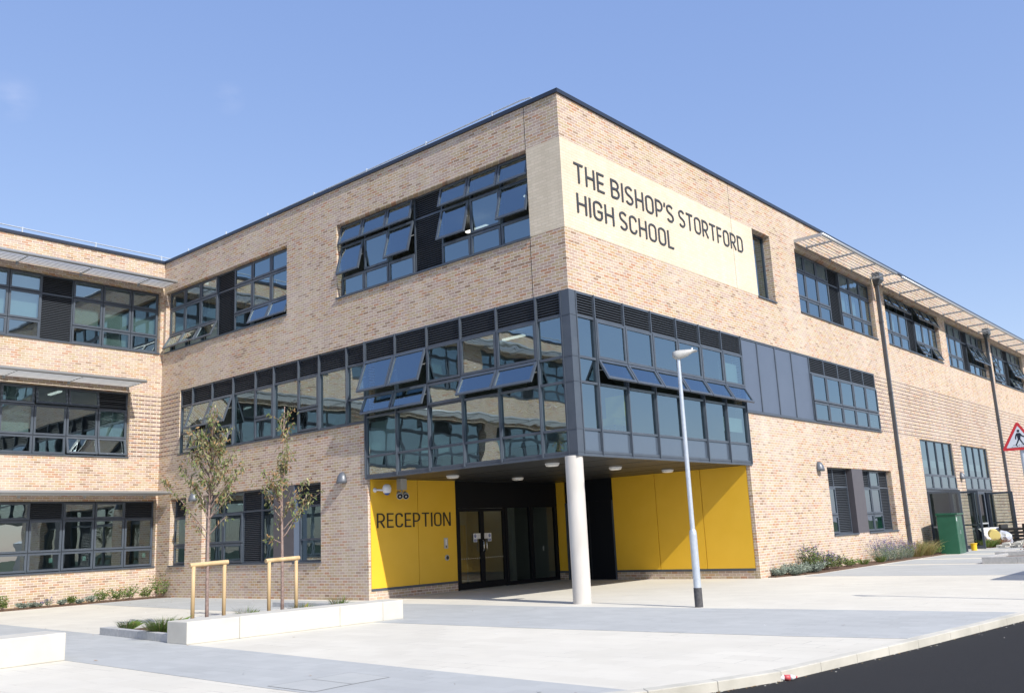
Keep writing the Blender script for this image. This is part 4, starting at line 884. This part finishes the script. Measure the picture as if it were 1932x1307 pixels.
def clump(name, label, cat, x, y, kind, h, r, n, seed, group=None, z=.03):
    rnd = random.Random(seed); t = MB()
    for _ in range(n):
        a = rnd.uniform(0, 6.283); rr = r*math.sqrt(rnd.random())*.35; b = Vector((rr*math.cos(a), rr*math.sin(a), 0)); sp = rnd.uniform(.1, 1.0)
        d = Vector((math.cos(a)*sp*r, math.sin(a)*sp*r, h*rnd.uniform(.5, 1.0)))
        if kind == 'grass': t.quad([b, b+Vector((.006, 0, 0)), b+d*.6+Vector((.004, 0, .03)), b+d*1.0+Vector((d.x*.3, d.y*.3, -.02)), b+d*.6+Vector((-.004, 0, .03))], rnd.choices(['grass_green', 'straw', 'shrub_green'], [6, 2, 4])[0])
        elif kind == 'straw': t.quad([b, b+Vector((.005, 0, 0)), b+d*.6+Vector((.003, 0, .04)), b+d*1.0+Vector((d.x*.4, d.y*.4, -.03)), b+d*.6+Vector((-.003, 0, .04))], rnd.choices(['straw', 'grass_green', 'leaf_pale'], [7, 3, 3])[0])
        elif kind == 'lavender':
            t.quad([b, b+Vector((.004, 0, 0)), b+d, b+d*.99], 'silver_leaf')
            for q in range(5): f = rnd.uniform(.1, .75); leaf(t, b+d*f, Vector((rnd.gauss(0, 1), rnd.gauss(0, 1), .9)), .05, .007, 'silver_leaf' if rnd.random() < .7 else 'shrub_green', rnd)
            if rnd.random() < .6:
                for q in range(6): leaf(t, b+d*rnd.uniform(.78, 1.0), Vector((rnd.gauss(0, 1), rnd.gauss(0, 1), .7)), .024, .008, 'lavender_flower', rnd)
        elif kind in ('silver', 'shrub', 'redtwig', 'bloom'):
            mn = {'silver': ['silver_leaf'], 'shrub': ['shrub_green', 'leaf_olive', 'leaf_green', 'grass_green'], 'redtwig': ['leaf_red', 'leaf_brown'], 'bloom': ['shrub_green', 'leaf_green', 'leaf_olive']}[kind]
            t.quad([b, b+Vector((.005, 0, 0)), b+d, b+d*.99], 'bark' if kind != 'silver' else 'silver_leaf')
            for q in range(7 if kind != 'redtwig' else 2):
                f = rnd.uniform(.2, 1.0); leaf(t, b+d*f, Vector((rnd.gauss(0, 1), rnd.gauss(0, 1), rnd.uniform(-.2, 1))), .06 if kind != 'silver' else .075, .014, rnd.choice(mn), rnd)
            if kind == 'bloom' and rnd.random() < .6:
                for q in range(5): leaf(t, b+d*rnd.uniform(.85, 1.08), Vector((rnd.gauss(0, 1), rnd.gauss(0, 1), .5)), .03, .010, 'lavender_flower', rnd)
    o = t.build(name); o.location = (x, y, z); return tag(o, label, cat, group)
gC = 'shrubs along the foot of the wing wall'
for i, (y, h, r, k, lb) in enumerate([(-5.0, .5, .22, 'shrub', 'sparse leafy shrub by the wing wall at the left edge'), (-4.45, .18, .2, 'silver', 'low silvery plant just right of the left edge shrub'), (-4.15, .16, .2, 'silver', 'second low silvery plant of the wing wall row'),
     (-3.95, .2, .2, 'lavender', 'small grey green plant left of the bushy one under the wing window'), (-3.7, .33, .2, 'lavender', 'bushy grey green plant under the middle of the wing window'), (-3.3, .2, .18, 'silver', 'tiny silvery tuft right of the bushy grey green plant'),
     (-3.0, .3, .16, 'shrub', 'small upright green plant in the wing bed'), (-2.75, .15, .16, 'silver', 'low tuft between two upright plants in the wing bed'), (-2.4, .24, .22, 'silver', 'silvery mound left of the green shrubs near the inner corner'),
     (-2.05, .5, .3, 'shrub', 'green and brown shrub, first of the corner group'), (-1.55, .45, .3, 'shrub', 'round green shrub, second of the corner group'), (-1.15, .55, .36, 'shrub', 'widest green shrub of the corner group'), (-.6, .45, .26, 'shrub', 'compact green shrub close to the inner corner')]):
    clump('shrub', lb, 'plant', -17.85, y, k, h*.85, r*.8, 34 if k != 'shrub' else 42, 20+i, gC)
clump('shrub', 'tall feathery shrub standing in the inner corner of the two walls', 'plant', -17.6, .0-.15, 'shrub', .8, .4, 70, 77, gC)
clump('grass_clump', 'small grass clump in the planter behind the granite edging', 'plant', -5.4, -7.42, 'grass', .24, .24, 240, 41, 'grass clumps in the tree planter', .06)
clump('grass_clump', 'large arching grass clump against the end of the concrete seating wall', 'plant', -3.75, -7.6, 'grass', .36, .4, 600, 42, 'grass clumps in the tree planter', .06)
clump('grass_clump', 'short grass tuft at the foot of the left young tree', 'plant', -3.6, -6.0, 'grass', .42, .25, 120, 43, 'grass clumps in the tree planter', .06)
clump('grass_clump', 'grass tuft at the foot of the right young tree', 'plant', -3.9, -4.5, 'grass', .36, .3, 160, 44, 'grass clumps in the tree planter', .06)
clump('grass_clump', 'short grass tuft at the far end of the tree planter', 'plant', -4.2, -3.3, 'grass', .4, .3, 160, 45, 'grass clumps in the tree planter', .06)
gB = 'plants along the foot of the sunlit wall'
for i, (x, y, h, r, k, n, lb) in enumerate([(.15, 8.95, .24, .28, 'silver', 70, 'small silvery plant at the corner of the yellow recess'), (.35, 9.75, .3, .42, 'silver', 120, 'broad silver leaved plant beside the small one'),
     (.45, 9.4, .22, .25, 'silver', 70, 'low silver tuft in front of the broad silver plant'), (.35, 10.75, .78, .32, 'bloom', 110, 'tall purple flowering plant by the wall'), (.5, 10.55, .3, .42, 'silver', 110, 'silver rosette plant at the foot of the purple flowers'),
     (.4, 11.7, .55, .42, 'bloom', 120, 'rounded purple flowering shrub right of the tall one'), (.4, 12.5, .42, .3, 'bloom', 70, 'small purple flowering shrub at the right of the purple group'), (.4, 13.6, .28, .3, 'shrub', 50, 'small green seedling shrub on the bark mulch'),
     (.4, 14.9, .22, .3, 'grass', 120, 'low yellow green cushion on the bark mulch'), (.5, 16.2, .25, .3, 'grass', 150, 'low green cushion below the lavender hedge'), (.45, 16.4, .8, .5, 'lavender', 150, 'first tall hazy lavender clump under the louvred window'),
     (.45, 17.2, .9, .5, 'lavender', 170, 'second lavender clump with the deepest violet flowers'), (.45, 18.1, .75, .5, 'lavender', 150, 'third lavender clump, greyer than its neighbours'), (.45, 19.1, .7, .5, 'lavender', 130, 'fourth lavender clump beside the straw grass'),
     (.45, 20.1, .7, .55, 'straw', 420, 'straw coloured feather grass beside the downpipe'), (.5, 21.2, .65, .55, 'straw', 420, 'second feather grass clump nearest the green cabinet'), (.5, 22.0, .35, .4, 'shrub', 60, 'dark twiggy plant at the foot of the green cabinet'),
     (.8, 28.6, .42, .45, 'grass', 260, 'green grass clump behind the yellow bucket'), (.8, 29.5, .36, .45, 'grass', 240, 'green grass clump in front of the white sheet roll'), (.95, 30.0, .36, .5, 'redtwig', 320, 'rusty brown plant right of the green grass clumps'), (.75, 31.8, .5, .5, 'redtwig', 260, 'dark brown plant beside the silver bag'),
     (5.2, 15.6, .55, .3, 'redtwig', 26, 'sparse red leaved twigs in the far planter'), (6.2, 15.9, .5, .3, 'redtwig', 24, 'second sparse red twig plant in the far planter')]):
    clump('garden_plant', lb, 'plant', x, y, k, h, r, n, 60+i, gB if x < 3 else 'red twig plants in the far planter')

# ------------------------------------------------------------------ cabinet, bucket and site clutter
t = thing('utility_cabinet', 'dark green metal utility cabinet standing near the open hall doors', 'cabinet', (.93, 23.1, 0), R(6))
m = MB(); m.box('W', -.34, .34, -.7, .7, 0, 1.5, 'green'); m.build('body', t, bevel=.01)
m = MB(); m.hexa([(-.36, -.73, 1.501), (.42, -.73, 1.501), (.42, .73, 1.501), (-.36, .73, 1.501), (-.36, -.73, 1.58), (.42, -.73, 1.55), (.42, .73, 1.55), (-.36, .73, 1.58)], 'green'); m.build('lid', t)
m = MB(); m.box('W', .3405, .347, -.67, -.01, .06, 1.46, 'green'); m.box('W', .3405, .347, .01, .67, .06, 1.46, 'green'); dr = m.build('door', t)
m = MB(); m.box('W', .3475, .365, -.1, -.06, .75, .9, 'alu'); m.box('W', .3475, .355, -.6, -.5, 1.25, 1.4, 'white'); m.build('handle', dr)
t = thing('bucket', 'yellow plastic bucket on the paving beside the green cabinet', 'bucket', (.95, 25.9, 0))
m = MB(); m.lathe([(.11, 0), (.12, .26), (.14, .26), (.14, .30), (.13, .30)], (0, 0, 0), 'yplastic', 24); m.build('pail', t)
m = MB(); m.tube([(.135*math.cos(R(a)), .0, .28-.10*math.sin(R(a))) for a in range(0, 181, 20)], .006, 'alu', 5); m.build('handle', t)
t = thing('sheet_roll', 'white sheet arched over the plants in front of the hall doors', 'sheet', (.15, 31.4, .1)); m = MB(); n = 12
P = []
for i in range(n+1):
    a = math.pi*i/n; P.append((.38*math.cos(a), .12+.62*math.sin(a)**.8))
for i in range(n):
    (a, b), (c, d) = P[i], P[i+1]; m.hexa([(a, -.7, b), (c, -.7, d), (c, 1.0, d), (a, 1.0, b), (a*.97, -.7, b-.015), (c*.97, -.7, d-.015), (c*.97, 1.0, d-.015), (a*.97, 1.0, b-.015)], 'paper')
m.build('sheet', t, True); t.rotation_euler = (0, 0, R(-25))
t = thing('insulation_roll', 'short yellow roll lying at the end of the white sheet', 'roll', (.80, 30.1, .50), R(20)); m = MB(); m.lathe([(.08, 0), (.23, .0), (.23, .6), (.08, .6)], (0, 0, 0), 'foam', 24, (0, 1, .1)); m.build('roll', t)
rr_ = random.Random(3); m = MB(); k = m.m('bag'); bm = bmesh.new(); bmesh.ops.create_icosphere(bm, subdivisions=3, radius=.36)
for v in bm.verts: v.co *= 1+rr_.uniform(-.10, .10); v.co.z = max(v.co.z*1.05, -.3)
for f in bm.faces: m.quad([tuple(v.co) for v in f.verts], 'bag')
bm.free(); o = m.build('waste_bag'); o.location = (1.0, 30.7, .31); tag(o, 'crumpled silver polythene bag beside the black pallets', 'bag')
t = thing('pallet_stack', 'black slatted pallets leaning in a stack at the right edge', 'pallets', (1.15, 31.9, 0), R(-4)); m = MB()
for j in range(5):
    m.hexa([(x+(z-.05)*.0, y, z) for z in (.03+j*.16, .13+j*.16) for x, y in ((-.45, -.5), (1.6, -.5), (1.6, .6), (-.45, .6))], 'blackp')
m.build('slat_row', t)
m = MB()
for x in (-.4, .6, 1.5): m = MB(); m.box('W', x-.05, x+.05, -.45, .55, 0, .95, 'blackp'); m.build('bearer', t)
t = thing('rubble_pile', 'small pile of broken paving pieces on the far paving', 'rubble', (2.2, 28.6, 0))
m = MB()
for _ in range(26):
    a, b, s = rr_.gauss(0, .5), rr_.gauss(0, .35), rr_.uniform(.06, .16); z = max(0, .25-abs(a)*.3)*rr_.random()
    q = [Vector((a+rr_.uniform(-s, s), b+rr_.uniform(-s, s), z+rr_.uniform(0, s))) for _ in range(8)]
    m.hexa([Vector((a-s, b-s, z)), Vector((a+s, b-s*.8, z)), Vector((a+s*.9, b+s, z)), Vector((a-s, b+s*.7, z)), Vector((a-s*.8, b-s, z+s*.8)), Vector((a+s, b-s, z+s*.6)), Vector((a+s*.7, b+s*.8, z+s*.9)), Vector((a-s*.6, b+s*.8, z+s*.7))], 'concrete')
m.build('stone', t)
t = thing('timber_pallet', 'brown timber pallet lying flat on the far paving at the right edge', 'pallet', (3.6, 24.4, 0)); m = MB()
for k in range(6): m.box('W', k*.2, k*.2+.12, 0, .9, .10, .13, 'wood')
m.build('deck_board', t)
for y in (0, .4, .8): m = MB(); m.box('W', 0, 1.12, y, y+.1, 0, .099, 'wood'); m.build('bearer', t)
t = thing('planter_edging', 'low grey edging of the far bed between the right young tree and the reception corner', 'edging', (-8.4, -2.1, 0)); m = MB()
for k in range(3): m.box('W', k*.93, k*.93+.925, 0, .13, 0, .12, 'granite')
m.build('edging_stone', t, bevel=.008)
# recessed access covers in the foreground band
M['coverline'] = mat('dark_cover_joint', (.24, .24, .235), .9); M['cover'] = paving('cover_infill_granite', (.425, .44, .435), (.46, .472, .465), (.36, .38, .38), .40, .20, .004)
for pts, lb in [([(3.116, -9.491), (3.132, -8.938), (3.902, -9.004), (3.882, -9.518)], 'recessed paving cover nearer the building in the foreground grey band'), ([(3.053, -10.036), (3.116, -9.491), (3.882, -9.518), (3.903, -10.043)], 'recessed paving cover nearer the camera in the foreground grey band')]:
    t = thing('access_cover', lb, 'cover', (pts[0][0], pts[0][1], .0)); m = MB(); o = Vector(pts[0]); c_ = sum((Vector(p) for p in pts), Vector((0, 0)))/4
    Q = [Vector(p)-o for p in pts]; I = [q+(c_-o-q).normalized()*.014 for q in Q]
    for a in range(4):
        b_ = (a+1) % 4; m.quad([(Q[a].x, Q[a].y, .0085), (Q[b_].x, Q[b_].y, .0085), (I[b_].x, I[b_].y, .0085), (I[a].x, I[a].y, .0085)], 'coverline')
    m.build('cover_frame', t)
    m = MB(); m.quad([(q.x, q.y, .0075) for q in I], 'cover'); m.build('cover_infill', t)
# drinks bottle in the gutter
M['clearplastic'] = mat('thin_clear_plastic', (.75, .78, .8), .2); M['bred'] = mat('red_label', (.55, .09, .10), .4)
t = thing('plastic_bottle', 'crushed clear plastic bottle with a red label and cap in the gutter', 'bottle', (7.64, -6.86, -.068), R(38)); t.scale = (.85, .85, .85)
m = MB(); m.lathe([(.025, 0), (.032, .01), (.03, .05), (.033, .075)], (-.12, 0, 0), 'clearplastic', 16, (1, 0, 0)); m.lathe([(.033, .15), (.03, .18), (.013, .215)], (-.12, 0, 0), 'clearplastic', 16, (1, 0, 0)); m.build('bottle_body', t, True)
m = MB(); m.lathe([(.0335, .075), (.0325, .11), (.0335, .15)], (-.12, 0, 0), 'bred', 16, (1, 0, 0)); m.build('label_band', t, True)
m = MB(); m.lathe([(.014, .215), (.014, .235)], (-.12, 0, 0), 'bred', 12, (1, 0, 0)); m.build('cap', t)
# litter scraps and dead leaves on the court
lr = random.Random(9); lit = MB()
for x0, x1, y0, y1, n in ((-17, -6, -4.5, -.5, 45), (-9, 7, -9.8, -.8, 26), (2, 8, 2, 9, 10)):
    for _ in range(n):
        x, y, s, a = lr.uniform(x0, x1), lr.uniform(y0, y1), lr.uniform(.012, .04), lr.uniform(0, 3.1); c_, s_ = math.cos(a), math.sin(a)
        lit.quad([(x+c_*s, y+s_*s, .012), (x-s_*s*.6, y+c_*s*.6, .016), (x-c_*s, y-s_*s, .022), (x+s_*s*.6, y-c_*s*.6, .014)], lr.choice(['leaf_brown', 'leaf_brown', 'bark', 'white']))
for _ in range(160):
    i = lr.randrange(4, 12); f = lr.random(); a = Vector(rf[i]).lerp(Vector(rf[i+1]), f); d_ = abs(lr.gauss(0, .06))+.01; s = lr.uniform(.004, .016); x, y = a.x+d_, a.y
    lit.quad([(x+s, y, -.095), (x, y+s, -.09), (x-s, y, -.095), (x, y-s, -.092)], lr.choice(['granite', 'leaf_brown', 'concrete', 'straw', 'soil']))
for _ in range(22):
    x, y, s = lr.uniform(8.3, 11), lr.uniform(-9, 2), lr.uniform(.006, .014)
    lit.quad([(x+s, y, -.095), (x, y+s, -.09), (x-s, y, -.095), (x, y-s, -.092)], lr.choice(['concrete', 'white', 'straw']))
tag(lit.build('leaf_litter'), 'scattered dead leaves and paper scraps over the paving', 'litter', kind='stuff')

# ------------------------------------------------------------------ beyond the frame: what throws the shadow on the right and what the glass mirrors
t = thing('parked_van', 'silver panel van parked on the road just right of the view', 'van', (9.95, 9.2, -.1), 0)
m = MB(); prof = [(-2.6, .35), (-2.6, 2.45), (-2.5, 2.55), (1.3, 2.55), (1.75, 2.2), (2.15, 1.45), (2.65, 1.2), (2.75, .9), (2.75, .35)]
V0 = [(-.95, y, z) for y, z in prof]; V1 = [(.95, y, z) for y, z in prof]; m.quad(V0, 'vanpaint'); m.quad(V1[::-1], 'vanpaint')
for i in range(len(prof)): j = (i+1) % len(prof); m.quad([V0[i], V0[j], V1[j], V1[i]], 'vanpaint')
m.build('body', t, bevel=.04)
for x in (-.955, .955):
    m = MB(); m.quad([(x, y, z) for y, z in ((.7, 1.45), (1.95, 1.45), (1.65, 2.1), (.7, 2.1))], 'spandrel'); m.build('side_window', t)
for x in (-.85, .85):
    for y in (-1.7, 1.9):
        m = MB(); m.lathe([(.2, -.12), (.33, -.12), (.34, 0), (.33, .12), (.2, .12)], (x, y, .34), 'rubber', 24, (1, 0, 0)); wh = m.build('wheel', t)
        m = MB(); m.lathe([(.19, -.125), (.19, .125)], (x, y, .34), 'alu', 16, (1, 0, 0)); m.build('rim', wh)
def far_tree(x, y, h, seed, label):
    rnd = random.Random(seed); t = thing('far_tree', label, 'tree', (x, y, -.14), 0, 'trees across the road'); m = MB(); m.tube([(0, 0, 0), (.1, 0, h*.45), (0, .1, h*.8)], [.25, .18, .05], 'bark', 8); cr = MB()
    bl = [(Vector((rnd.gauss(0, h*.16), rnd.gauss(0, h*.16), h*rnd.uniform(.38, .9))), h*rnd.uniform(.1, .2)) for _ in range(14)]
    for c_, r_ in bl:
        m.tube([(0, 0, h*.35), c_], [.07, .02], 'bark', 5)
        for _ in range(110):
            d = Vector((rnd.gauss(0, 1), rnd.gauss(0, 1), rnd.gauss(0, 1))).normalized(); p = c_+d*r_*rnd.uniform(.6, 1.05); leaf(cr, p, d+Vector((rnd.gauss(0, .6), rnd.gauss(0, .6), 0)), rnd.uniform(.35, .6), .16, rnd.choice(['dark_green', 'leaf_green', 'shrub_green']), rnd)
    m.build('trunk', t); cr.build('crown', t)
for i, (x, y, h, l) in enumerate([(34, -8, 6.5, 'low spreading tree across the road, nearest'), (38, 6, 7.5, 'tall dark tree across the road'), (36, 20, 6, 'round tree across the road'), (40, 34, 8, 'tallest tree across the road'), (37, 50, 7, 'farthest tree across the road')]): far_tree(x, y, h, 100+i, l)
